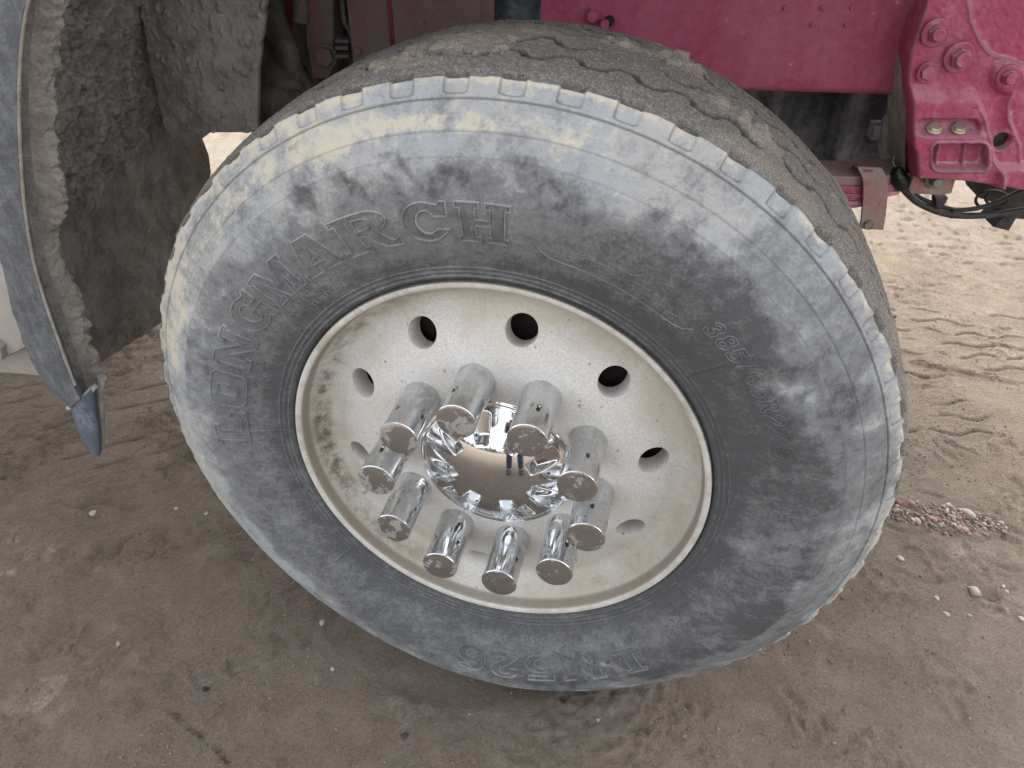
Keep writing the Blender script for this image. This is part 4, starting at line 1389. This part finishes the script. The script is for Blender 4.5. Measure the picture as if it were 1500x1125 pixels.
mb.prism([P(x_, y_, .70)[0::2] for x_, y_ in ((1424, 262), (1432, 288), (1458, 296), (1470, 312), (1452, 330), (1475, 336), (1486, 318), (1520, 322), (1600, 330), (1600, 270), (1500, 255))], .69, .76, .004)
mb.build('front_crossmember', DARKST, truck)
mb = MB(); mb.prism([P(x_, y_, .62)[0::2] for x_, y_ in ((1366, 284), (1384, 284), (1380, 292), (1371, 300), (1366, 298))], .60, .625, .002)
mb.build('grease_fitting', DARKST, truck)

# steering and suspension pieces behind the tyre, top left
mb = MB()
mb.prism([P(x_, y_, .70)[0::2] for x_, y_ in ((455, -60), (497, -60), (499, 40), (497, 92), (490, 108), (468, 108), (459, 60))], .66, .715, .006)
sb = mb.build('suspension_bracket', REDDUST_SHADED, truck)
bolt(sb, P(478, 82, .655), .016, .016, 1.3, REDDUST_SHADED, False)
mb = MB()
mb.tube([P(502, -60, .64), P(503, 20, .64), P(512, 45, .64), P(518, 62, .64), P(519, 100, .64)], .0045, 10)
mb.build('flange_edge', SHADED_MUD, sb)
for yy in (58, 68, 80):
    mb = MB(); q = P(497, yy, .655); mb.box((q[0] - .004, .64, q[2] - .003), (q[0] + .022, .665, q[2] + .003), .002); mb.build('rung', REDDUST_SHADED, sb)
bolt(truck, P(523, 75, .615), .006, .005, 1.3, REDDUST_SHADED, False, name='bolt')
mb = MB(); mb.tube([P(438, -60, .66), P(440, 0, .66), P(442, 20, .66), P(441, 31, .66)], (.013, .016), 18)
mb.build('shackle_pin', SHADED_MUD, truck, 60)
mb = MB(); q = P(405, 20, .70)
mb.prism([P(x_, y_, .72)[0::2] for x_, y_ in ((376, -50), (430, -50), (428, 30), (410, 62), (376, 58))], .74, .78, .004)
mb.build('frame_gusset', RED, truck)
def blob(name, px, py, b, rad, mat, sc=(1, 1, 1), seed=0):
    bm = bmesh.new(); bmesh.ops.create_icosphere(bm, subdivisions=4, radius=1)
    co = np.array([v.co[:] for v in bm.verts]); nn = 1 + .22 * fbm(co[:, 0] * 1.6 + seed, co[:, 1] * 1.6, co[:, 2] * 1.6, 3)
    q = P(px, py, b)
    for v, k in zip(bm.verts, nn): v.co = Vector((v.co.x * sc[0], v.co.y * sc[1], v.co.z * sc[2])) * float(rad * k) + Vector(q)
    me = bpy.data.meshes.new(name); bm.to_mesh(me); bm.free()
    return link(name, me, mat, truck)


blob('brake_chamber', 405, 130, .66, .065, SHADED_MUD, (1.1, .8, .9), 2)
mb = MB(); mb.tube([P(395, -30, .68), P(404, 30, .67), P(420, 70, .66), P(428, 110, .66)], (.020, .024), 16); mb.build('steering_arm', SHADED_MUD, truck, 60)
mb = MB(); mb.tube([P(370, 150, .60), P(420, 152, .62), P(470, 180, .64), P(520, 220, .66)], (.030, .035), 16); mb.build('axle_beam', SHADED_MUD, truck, 60)

# ================================================================== fender
fender = empty('front_fender', truck, P(110, 560, .05))
fo = Vector(fender.location)
NF = 150


def pline(pts, b, n=NF):
    s = smooth_line(pts, n)
    return np.array([P(x_, y_, b) for x_, y_ in s])


L_lip = pline([(90, -200), (62, -90), (38, 0), (28, 60), (24, 130), (25, 200), (32, 300), (45, 380), (65, 450), (90, 520), (106, 562), (118, 583)], .05)
L_out = pline([(40, -200), (8, -90), (-12, 0), (-24, 60), (-30, 130), (-28, 200), (-17, 300), (0, 375), (20, 460), (52, 540), (78, 577), (103, 597)], .056)
L_lip2 = pline([(96, -200), (68, -90), (43, 0), (33, 60), (29, 130), (30, 200), (37, 300), (50, 380), (70, 450), (95, 520), (110, 562), (121, 581)], .058)
L_grv = pline([(104, -200), (76, -90), (52, 0), (42, 60), (37, 130), (38, 200), (48, 300), (60, 380), (80, 450), (102, 515), (116, 556), (126, 576)], .105)
L_rdg0 = pline([(108, -200), (80, -90), (55, 0), (46, 60), (42, 130), (44, 200), (55, 300), (68, 380), (87, 440), (108, 505), (120, 545), (128, 574)], .112)
L_rdg1 = pline([(135, -200), (108, -90), (84, 0), (70, 80), (66, 130), (70, 200), (78, 300), (88, 370), (100, 413), (117, 467), (137, 513), (150, 550)], .150)
# outer strip with some thickness
mid = (L_lip + L_out) / 2; mid[:, 1] -= .004
strip = np.stack([L_out + [0, .05, 0], L_out, mid * .5 + L_out * .5 - [0, .001, 0], mid, mid * .3 + L_lip * .7, L_lip, L_lip2, L_lip2 + [-.012, .02, .0], (L_lip + L_out) / 2 + [0, .02, 0]], 1)
strip += .0012 * fbm(strip[..., 0] * 40, strip[..., 1] * 40, strip[..., 2] * 40, 3)[..., None]
V = strip - np.array(fo)
me = grid_mesh('fender_lip', V, wrap_v=False); o = link('fender_lip', me, FENDERPL, fender); sharp(me, 50)
# end cap of the strip
# pale worn edge bead
mb = MB(); mb.tube([tuple(p_ - np.array(fo)) for p_ in (L_lip[::5] * .5 + L_lip2[::5] * .5)], .0032, 8, 2)
mb.build('worn_edge', MUDLIGHT, fender, 80)
# groove
deep = L_grv.copy(); deep[:, 0] -= .035; deep[:, 1] -= .02
gv = np.stack([L_lip2, L_lip2 * .5 + deep * .5 + [-.01, 0, 0], deep, deep * .4 + L_rdg0 * .6, L_rdg0], 1)
gv = np.repeat(gv, 1, 0)
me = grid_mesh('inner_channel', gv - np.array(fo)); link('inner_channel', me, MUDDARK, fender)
# lumpy dried mud ridge
NR_ = 30
t = np.linspace(0, 1, NR_)
rows = []
LR0 = smooth_line(L_rdg0, 520); LR1 = smooth_line(L_rdg1, 520)
for i, tt in enumerate(t):
    base = LR0 * (1 - tt) + LR1 * tt
    hgt = math.sin(math.pi * min(1, tt * 1.02)) * .016
    bz = base[:, 2] * 1.0; bb_ = base[:, 1]
    n_ = 1 - 2.2 * np.abs(fbm(bb_ * 55, bz * 42, 2.5, 3)); n2_ = fbm(bb_ * 20, bz * 16, 6.5, 3); n3_ = fbm(bb_ * 160, bz * 160, 1.5, 3)
    o_ = hgt * (1 + .5 * n2_) + (.0030 * n_ + .0020 * n3_) * math.sin(math.pi * tt) ** .5
    q = base.copy(); q[:, 0] += o_ + .012 * n2_ * tt + .003 * n_ * tt; q[:, 1] += .003 * n_ * tt
    rows.append(q)
rows.append(rows[-1] + [-.06, .012, 0])
me = grid_mesh('mud_ridge', np.stack(rows, 1) - np.array(fo)); tag(link('mud_ridge', me, MUDLIGHT, fender), kind='stuff')

# muddy rear wall of the wheel arch
def wall():
    nz, nb = 300, 240
    base = smooth_line(L_rdg1, nz)
    V = np.zeros((nz, nb, 3))
    for j in range(nb):
        t_ = j / (nb - 1)
        V[:, j] = base
        V[:, j, 1] = .145 + (.57 + .065 * (1 - sstep(.72, .74, np.linspace(0, 1, nz))) - .145) * t_
        V[:, j, 0] = base[:, 0] - .035 - .045 * t_
    # extend downward into a hanging flap
    zlow = np.linspace(0, 1, nz)
    V[..., 2] -= (zlow ** 3)[:, None] * np.linspace(.0, .11, nb)[None] 
    X, Y, Z = V[..., 0], V[..., 1], V[..., 2]
    heavy = sstep(.72, .80, Z + .05 * fbm(Y * 8, Z * 8, 3, 2))
    n1 = fbm(Y * 30, Z * 30, 2.2, 5); n2 = fbm(Y * 95, Z * 95, 5.2, 3)
    V[..., 0] += heavy * (.010 * np.clip(n1, -.2, 1) + .0045 * n2) + .003 * n1 + .0015 * n2
    pit = sstep(.25, .5, fbm(Y * 48, Z * 40, 8.2, 3)) * heavy
    V[..., 0] -= .014 * pit
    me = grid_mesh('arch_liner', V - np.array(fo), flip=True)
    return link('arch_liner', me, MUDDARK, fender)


wall()


def panel():
    """Inner panel beside the frame: bends forward out of the rear wall, straight lower edge."""
    nx, nz = 110, 110
    px = np.linspace(214, 378, nx); py = np.linspace(-160, 194, nz)
    V = np.zeros((nx, nz, 3))
    for i, x_ in enumerate(px):
        for j, y_ in enumerate(py):
            t_ = (y_ + 160) / 354.0
            left = np.interp(y_, [-160, 0, 100, 180, 194], [190, 205, 222, 240, 245])
            right = np.interp(y_, [-160, 0, 100, 194], [418, 391, 379, 377])
            f = i / (nx - 1)
            b = .50 - .035 * math.sin(math.pi * min(1, f * 1.2)) * .4 + .02 * f
            V[i, j] = P(left + (right - left) * f, y_, b)
    X, Z = V[..., 0], V[..., 2]
    n1 = fbm(X * 40, Z * 28, 3.3, 4); dr = sstep(.30, .62, fbm(X * 60, Z * 45, 6.1, 3))
    V[..., 1] -= .0022 * n1 + .0055 * dr
    front = V
    back = V[:, ::-1].copy(); back[..., 1] += .010
    V = np.concatenate([front, back], 1)
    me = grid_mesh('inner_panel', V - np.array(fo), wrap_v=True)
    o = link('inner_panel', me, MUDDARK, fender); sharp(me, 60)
    return o


panel()
# pointed end of the flare
mb = MB()
nt = 26
le = smooth_line([(103, 597), (110, 620), (122, 648), (137, 670)], nt); ri = smooth_line([(141, 562), (145, 600), (149, 640), (146, 668)], nt)
V = []
for i in range(nt):
    a = np.array(P(*le[i], .058)); c = np.array(P(*ri[i], .085)); m_ = np.array(P(*(le[i] * .18 + ri[i] * .82), .058))
    V.append([a + [0, .012, 0], a, a * .7 + m_ * .3 - [0, .002, 0], m_, m_ * .4 + c * .6, c, c + [-.004, .014, 0]])
V = np.array(V)
me = grid_mesh('flare_tip', V - np.array(fo)); o = link('flare_tip', me, FENDTIP, fender)
md = o.modifiers.new('solid', 'SOLIDIFY'); md.thickness = .004
# caked mud on the tip and at the joint
mb = MB()
mb.tube([tuple(np.array(P(x_, y_, .09)) - np.array(fo)) for x_, y_ in ((150, 552), (147, 580), (149, 620), (150, 655))], (.007, .003), 10)
mb.tube([tuple(np.array(P(x_, y_, .062)) - np.array(fo)) for x_, y_ in ((100, 598), (112, 592), (126, 580), (140, 566))], .004, 10)
mb.build('mud_crust', MUDLIGHT, fender, 80)
# screw in the channel
bolt(fender, Vector(P(72, 423, .09)) - fo, .004, .003, 1.3, STEEL, False, (.6, -.8, 0), name='screw')
# arch roof over the wheel, unseen, added to darken the wheel well
na = 40
ar = []
for i in range(na):
    t_ = i / (na - 1)
    ang = math.radians(158 - 136 * t_)
    ar.append((.02 + .78 * math.cos(ang), .62 + .73 * math.sin(ang)))
ar = np.array(ar)
V = np.zeros((na, 8, 3))
for j, b in enumerate(np.linspace(.05, .60, 8)):
    V[:, j, 0] = ar[:, 0]; V[:, j, 1] = b; V[:, j, 2] = np.maximum(ar[:, 1], 1.28) if False else ar[:, 1]
keep = ar[:, 1] > 1.16
me = grid_mesh('unseen_arch_roof', V[keep] - np.array(fo)); link('unseen_arch_roof', me, MUDDARK, fender)

# mud flap / curved guard behind the wheel arch
mb = MB()
out = [P(x_, y_, .72)[0::2] for x_, y_ in ((205, 196), (247, 191), (268, 196), (284, 212), (294, 238), (297, 262), (290, 300), (282, 345), (262, 420), (225, 450), (205, 240))]
mb.prism(out, .62, .76, .02)
mb.build('rear_guard', MUDDARK, truck, 40)
# step corner behind the fender
mb = MB()
mb.prism([P(x_, y_, .20)[0::2] for x_, y_ in ((-160, 250), (44, 250), (46, 480), (38, 512), (10, 526), (-160, 570))], .20, .235, .012)
mb.box((-1.50, .24, .42), (-.82, .55, 1.30), .02)  # unseen body box added against light leaking in under the fender
mb.prism([P(x_, y_, .195)[0::2] for x_, y_ in ((-160, 495), (-2, 498), (6, 506), (8, 524), (-160, 562))], .185, .22, .006)
mb.build('cab_step', BEIGE, truck, 40)
# floor and outer skin above the wheel arch: unseen, added to block sky light
mb = MB(); mb.box((-1.5, .02, 1.40), (1.35, 2.30, 1.46), .01)
mb.box((-1.5, .00, 1.46), (1.35, .06, 2.4), .01); mb.box((-1.5, 2.26, 1.46), (1.35, 2.32, 2.4), .01); mb.box((-1.5, .06, 2.4), (1.35, 2.26, 2.46), .01)
mb.box((-1.5, .06, 1.46), (-1.44, 2.26, 2.4), .01); mb.box((1.29, .06, 1.46), (1.35, 2.26, 2.4), .01)
mb.build('unseen_cab', RED, truck)
# unseen engine and tank masses, added to shade the ground under the truck
mb = MB(); mb.box((-.50, .93, .64), (.60, 1.70, 1.36), .05); mb.box((-.40, .99, .56), (.45, 1.60, .66), .04)
mb.build('engine_shade_block', DARKST, truck)
mb = MB(); mb.box((-2.6, .95, .50), (-1.05, 1.75, 1.36), .05)
mb.build('tank_shade_block', DARKST, truck)  # tank-sized box out of view, added to block light on the left
mb = MB(); mb.lathe([(0, .20), (.02, .26), (.03, .30), (.03, .50), (.05, .52), (.30, .52), (.32, .50), (.32, .30)], (0, 1.88, .515), (0, 1, 0), 48)
mb.build('unseen_far_wheel', DARKST, truck)  # hidden far wheel, added to keep light off the ground beneath

# ================================================================== loose stones
def stone_mesh(seed, sub=2, name='pebble'):
    bm = bmesh.new(); bmesh.ops.create_icosphere(bm, subdivisions=sub, radius=1)
    co = np.array([v.co[:] for v in bm.verts]); nn = 1 + .30 * fbm(co[:, 0] * 1.1 + seed * 3.1, co[:, 1] * 1.1, co[:, 2] * 1.1, 3)
    for v, k in zip(bm.verts, nn): v.co = Vector((v.co.x * k, v.co.y * k * .8, v.co.z * k * .55))
    me = bpy.data.meshes.new(name); bm.to_mesh(me); bm.free()
    me.polygons.foreach_set('use_smooth', np.ones(len(me.polygons), dtype=bool))
    me.materials.append(PEB)
    return me


import mathutils
from mathutils.bvhtree import BVHTree
gco = np.zeros(len(ground.data.vertices) * 3, np.float32); ground.data.vertices.foreach_get('co', gco); gco = gco.reshape(-1, 3)
_gx = None


def gz(x, y):
    ok, loc, nor, idx = ground.ray_cast(Vector((x, y, 1)), Vector((0, 0, -1)))
    return loc.z if ok else 0.0


SM = [stone_mesh(i) for i in range(6)]
STONES = [(1388, 742, 5, 'white stone chip at the top edge of the reddish gravel patch'), (1417, 754, 11, 'flat grey-brown stone on the right side of the reddish gravel patch'), (1412, 778, 7, 'pinkish stone low on the right side of the gravel patch'),
          (1364, 764, 7, 'pink stone in the middle of the gravel patch'), (1342, 767, 7, 'pale oblong stone left of the middle of the gravel patch'), (1314, 740, 6, 'red stone touching the tyre at the left end of the gravel patch'),
          (1334, 741, 6, 'salmon stone at the upper left of the gravel patch'), (1318, 820, 6, 'lone white stone on bare dirt under the gravel patch'), (1428, 866, 10, 'large pale flat stone half sunk in dirt at far right'),
          (1372, 876, 5, 'small white stone left of the large pale flat stone'), (1386, 899, 5, 'white crumb of stone nearest the front among the right-hand stones'), (1470, 858, 4, 'upper of two tiny white stones by the right edge'), (1476, 864, 4, 'lower of two tiny white stones by the right edge'),
          (1496, 907, 5, 'tiny white stone at the very right edge of the view'), (1420, 902, 4, 'small tan stone right of the white crumb of stone'), (302, 1012, 6, 'small black stone on tan dirt at the lower left'), (594, 1080, 7, 'dark crumbly stone on the dirt below the tyre'),
          (136, 752, 6, 'white stone on dark dirt under the fender tip'), (302, 752, 4, 'tiny white stone next to the rear of the tyre'), (472, 911, 6, 'pale stone tucked against the lower tyre edge'), (487, 979, 4, 'tiny white stone on bare dirt below the tyre'),
          (258, 745, 4, 'tiny white stone right of the fender tip'), (175, 946, 5, 'tan stone beside a dark crack in the dirt at left'), (876, 1056, 4, 'pale stone in the middle of the bare front dirt'), (662, 942, 4, 'tiny white stone just in front of the tyre, left of centre')]
pcol = {'white': (0.36, 0.32, 0.275), 'black': (0.02, 0.02, 0.025), 'dark': (0.05, 0.045, 0.04), 'red': (0.24, 0.09, 0.07), 'pink': (0.32, 0.19, 0.15), 'pinkish': (0.30, 0.20, 0.16), 'salmon': (0.31, 0.17, 0.13), 'pale': (0.30, 0.265, 0.23), 'tan': (0.26, 0.215, 0.17), 'grey-brown': (0.27, 0.24, 0.21)}
pm = {k: m_plain(k.replace('-', '_') + '_stone', v, .85, 0, .25, 80) for k, v in pcol.items()}
for i, (px, py, s, lab) in enumerate(STONES):
    x_, y_ = G(px, py)
    me = SM[i % 6].copy()
    kk = next(k for k in lab.replace(',', '').split() if k in pm)
    me.materials.clear(); me.materials.append(pm[kk])
    o = bpy.data.objects.new('pebble', me); COL.objects.link(o)
    dist = np.linalg.norm(np.array([x_, y_, 0]) - CAM)
    k = s * dist / FPX * .80
    o.scale = (k, k, k); o.location = (x_, y_, gz(x_, y_) + k * .08)
    o.rotation_euler = (random.uniform(-.2, .2), random.uniform(-.2, .2), random.uniform(0, 6.28))
    tag(o, lab, 'pebble', 'loose pebbles on the dirt')


def scatter(name, n, sampler, smin, smax, label, mat=None, cat='gravel'):
    bm0 = bmesh.new(); bmesh.ops.create_icosphere(bm0, subdivisions=1, radius=1)
    bv = np.array([v.co[:] for v in bm0.verts]); bf = np.array([[v.index for v in f.verts] for f in bm0.faces]); bm0.free()
    Vs, Fs, Sh = [], [], []
    for i in range(n):
        x_, y_ = sampler()
        s = smin * (smax / smin) ** (random.random() ** 2.2)
        j = bv * (1 + .28 * RNG.normal(size=(len(bv), 1))) * np.array([1, .8, .6]) * s
        a = random.uniform(0, 6.28); c_, s_ = math.cos(a), math.sin(a)
        j = np.stack([j[:, 0] * c_ - j[:, 1] * s_, j[:, 0] * s_ + j[:, 1] * c_, j[:, 2]], 1)
        j += [x_, y_, gz(x_, y_) + s * .15]
        Fs.append(bf + len(bv) * i); Vs.append(j); Sh += [random.random()] * len(bv)
    V = np.concatenate(Vs); F = np.concatenate(Fs)
    me = py_mesh(name, V, [tuple(f) for f in F.tolist()])
    at = me.attributes.new('shade', 'FLOAT', 'POINT'); at.data.foreach_set('value', np.array(Sh, np.float32))
    o = link(name, me, mat or GRAV, smooth=mat is None)
    tag(o, label, cat, kind='stuff')
    return o


def samp_patch():
    while True:
        px = random.uniform(1290, 1475); py = random.gauss(763, 13)
        c = 745 + (px - 1300) * .14
        if abs(py - 6 - c) < 24 * (1 - abs(px - 1385) / 120) + 3: return G(px, py)


scatter('gravel', 520, samp_patch, .0016, .0075, 'patch of mixed reddish gravel in front of the tyre at the right')


def samp_any():
    while True:
        x_, y_ = random.uniform(-1.3, 1.5), random.uniform(-.2, 1.1)
        if random.random() < .25 + .75 * (fbm(np.array(x_ * 3.0), np.array(y_ * 3.0), 5.0, 2) > .1): return x_, y_


scatter('grit', 1500, samp_any, .0007, .0028, 'fine grit and crumbs strewn over the packed dirt')

def samp_clod():
    while True:
        x_, y_ = random.uniform(-1.35, 1.6), random.uniform(-.2, 1.3)
        v = float(fbm(np.array(x_ * 4.0), np.array(y_ * 4.0), 15.0, 3))
        if random.random() < .04 + .96 * max(0, min(1, (v - .05) * 2.2)): return x_, y_


scatter('dirt_crumbs', 6500, samp_clod, .0008, .0042, 'loose crumbs of the same brown dirt', CRUMB, 'dirt')

# ================================================================== reflected surroundings
def far_trees():
    V, F = [], []
    bm0 = bmesh.new(); bmesh.ops.create_icosphere(bm0, subdivisions=1, radius=1)
    bv = np.array([v.co[:] for v in bm0.verts]); bf = [[v.index for v in f.verts] for f in bm0.faces]; bm0.free()
    n = 0
    for i in range(150):
        a = math.radians(random.uniform(185, 355)); d = random.uniform(85, 130)
        x_, y_ = d * math.cos(a), d * math.sin(a); hh = random.uniform(5, 10)
        for k in range(7):
            s = hh * (.10 + .16 * random.random()) * (1 - .09 * k)
            j = bv * (1 + .25 * RNG.normal(size=(len(bv), 1))) * s + [x_ + random.gauss(0, hh * .10), y_ + random.gauss(0, hh * .1), hh * (.25 + .11 * k)]
            V += j.tolist(); F += [[q + n for q in f] for f in bf]; n += len(bv)
        V += [(x_ - .15, y_, 0), (x_ + .15, y_, 0), (x_ + .1, y_ + .1, hh * .6), (x_ - .1, y_ + .1, hh * .6)]; F.append([n, n + 1, n + 2, n + 3]); n += 4
    me = py_mesh('distant_wood', V, F)
    o = link('distant_wood', me, m_plain('far_foliage', (.045, .055, .04), .9, 0, .5, 2), smooth=False)
    tag(o, 'low dark wood along the horizon, seen only mirrored in the hub', 'wood', kind='stuff')


far_trees()


def build_person():
    """The photographer, mirrored in the hub: standing behind the camera with a phone."""
    jeans = m_plain('blue_denim', (.016, .028, .075), .85, 0, .3, 120); skin = m_plain('skin', (.45, .27, .20), .55, 0, .1, 40)
    jacket = m_plain('dark_jacket', (.04, .042, .05), .85, 0, .3, 60); boot = m_plain('brown_leather', (.055, .03, .018), .6, 0, .3, 60); hairm = m_plain('brown_hair', (.05, .03, .02), .7, 0, .4, 90)
    root = empty('person', loc=(.06, -1.22, 0))
    tag(root, 'person in blue jeans and brown boots photographing the wheel, mirrored in the hub', 'person')

    def skinned(name, pts, edges, radii, mat, sub=2):
        me = bpy.data.meshes.new(name); me.from_pydata(pts, edges, []); me.update()
        o = link(name, me, mat, root, smooth=False)
        s = o.modifiers.new('skin', 'SKIN'); s.use_smooth_shade = True
        for i, r in enumerate(radii):
            me.skin_vertices[0].data[i].radius = (r, r) if not isinstance(r, tuple) else r
        me.skin_vertices[0].data[0].use_root = True
        d = o.modifiers.new('sub', 'SUBSURF'); d.levels = sub; d.render_levels = sub
        return o
    cx = CAM - np.array([.06, -1.22, 0])
    hand = [(-.035, cx[1] - .055, cx[2] - .045), (.035, cx[1] - .055, cx[2] - .045)]
    hand = [(cx[0] + h_[0] * 2.0, h_[1], h_[2]) for h_ in hand]
    pts = [(0, -.02, .95), (0, 0, 1.10), (0, .01, 1.25), (0, .0, 1.42), (0, .02, 1.50), (0, .07, 1.60), (0, .09, 1.70),
           (-.10, -.01, .90), (-.12, .02, .50), (-.13, -.03, .14), (-.13, -.03, .11), (.10, -.01, .90), (.12, .04, .50), (.14, .0, .14), (.14, .0, .11),
           (-.19, 0, 1.40), (-.23, -.03, 1.13), (hand[0][0] - .02, hand[0][1] - .06, hand[0][2] - .02), (.19, 0, 1.40), (.23, -.03, 1.13), (hand[1][0] + .02, hand[1][1] - .06, hand[1][2] - .02)]
    edges = [(0, 1), (1, 2), (2, 3), (3, 4), (4, 5), (5, 6), (0, 7), (7, 8), (8, 9), (9, 10), (0, 11), (11, 12), (12, 13), (13, 14), (3, 15), (15, 16), (16, 17), (3, 18), (18, 19), (19, 20)]
    rad = [(.15, .11), (.14, .10), (.15, .11), (.13, .10), .055, (.075, .09), (.07, .085), .085, .058, .045, .04, .085, .058, .045, .04, .06, .045, .03, .06, .045, .03]
    skinned('body', pts, edges, rad, skin)
    skinned('jacket', [pts[i] for i in (1, 2, 3)] + [(-.19, 0, 1.40), (-.23, -.03, 1.13), pts[17], (.19, 0, 1.40), (.23, -.03, 1.13), pts[20]] + [(0, -.02, .92)], [(0, 1), (1, 2), (2, 3), (3, 4), (4, 5), (2, 6), (6, 7), (7, 8), (0, 9)], [(.165, .125), (.175, .13), (.15, .115), .075, .058, .040, .075, .058, .040, (.17, .13)], jacket)
    skinned('jeans', [(0, -.02, .97)] + [pts[i] for i in (7, 8, 9, 11, 12, 13)], [(0, 1), (1, 2), (2, 3), (0, 4), (4, 5), (5, 6)], [(.16, .12), .098, .074, .066, .098, .074, .066], jeans)
    for (x_, y_) in ((-.135, -.02), (.145, .01)):
        skinned('boot', [(x_, y_ - .02, .06), (x_, y_ + .02, .13), (x_ * 1.03, y_ + .10, .05), (x_ * 1.06, y_ + .17, .04)], [(0, 1), (0, 2), (2, 3)], [.060, .066, .052, .042], boot, 1)
    skinned('hair', [(0, .045, 1.72), (0, .0, 1.66), (0, .08, 1.745)], [(0, 1), (0, 2)], [(.085, .085), .075, .06], hairm, 2)
    # face
    for sx in (-1, 1):
        skinned('eye', [(sx * .03, .165, 1.655), (sx * .03, .172, 1.655)], [(0, 1)], [.011, .008], m_plain('eye_dark', (.03, .02, .02), .2), 1)
        skinned('ear', [(sx * .078, .07, 1.66), (sx * .082, .065, 1.63)], [(0, 1)], [.012, .010], skin, 1)
    skinned('nose', [(0, .165, 1.645), (0, .19, 1.615)], [(0, 1)], [.010, .014], skin, 1)
    skinned('mouth', [(-.025, .165, 1.585), (.025, .165, 1.585)], [(0, 1)], [.006, .006], m_plain('lips', (.35, .14, .12), .5), 1)
    # hands around the phone
    for sx, h_ in ((-1, hand[0]), (1, hand[1])):
        o_ = Vector(h_)
        ps = [(o_.x + sx * .02, o_.y - .06, o_.z - .02), tuple(o_), ]
        es = [(0, 1)]; rs_ = [.026, .030]
        for k in range(4):
            b_ = len(ps)
            zz = o_.z + .030 - k * .018
            ps += [(o_.x, o_.y + .02, zz), (o_.x - sx * .012, o_.y + .038, zz + .004), (o_.x - sx * (.030 - .003 * abs(k - 1)), o_.y + .040, zz + .002)]
            es += [(1, b_), (b_, b_ + 1), (b_ + 1, b_ + 2)]; rs_ += [.0095, .0088, .0075]
        b_ = len(ps)
        ps += [(o_.x - sx * .02, o_.y - .012, o_.z + .02), (o_.x - sx * .045, o_.y - .004, o_.z + .032)]; es += [(1, b_), (b_, b_ + 1)]; rs_ += [.011, .009]
        skinned('hand', ps, es, rs_, skin, 1)
    ph = MB(); ph.box((cx[0] - .075, cx[1] - .030, cx[2] - .065), (cx[0] + .075, cx[1] - .022, cx[2] + .008), .003)
    o = ph.build('phone', m_plain('black_phone', (.015, .015, .017), .2))
    o.location = root.location
    tag(o, 'black phone held out by the person in blue jeans', 'phone')


build_person()
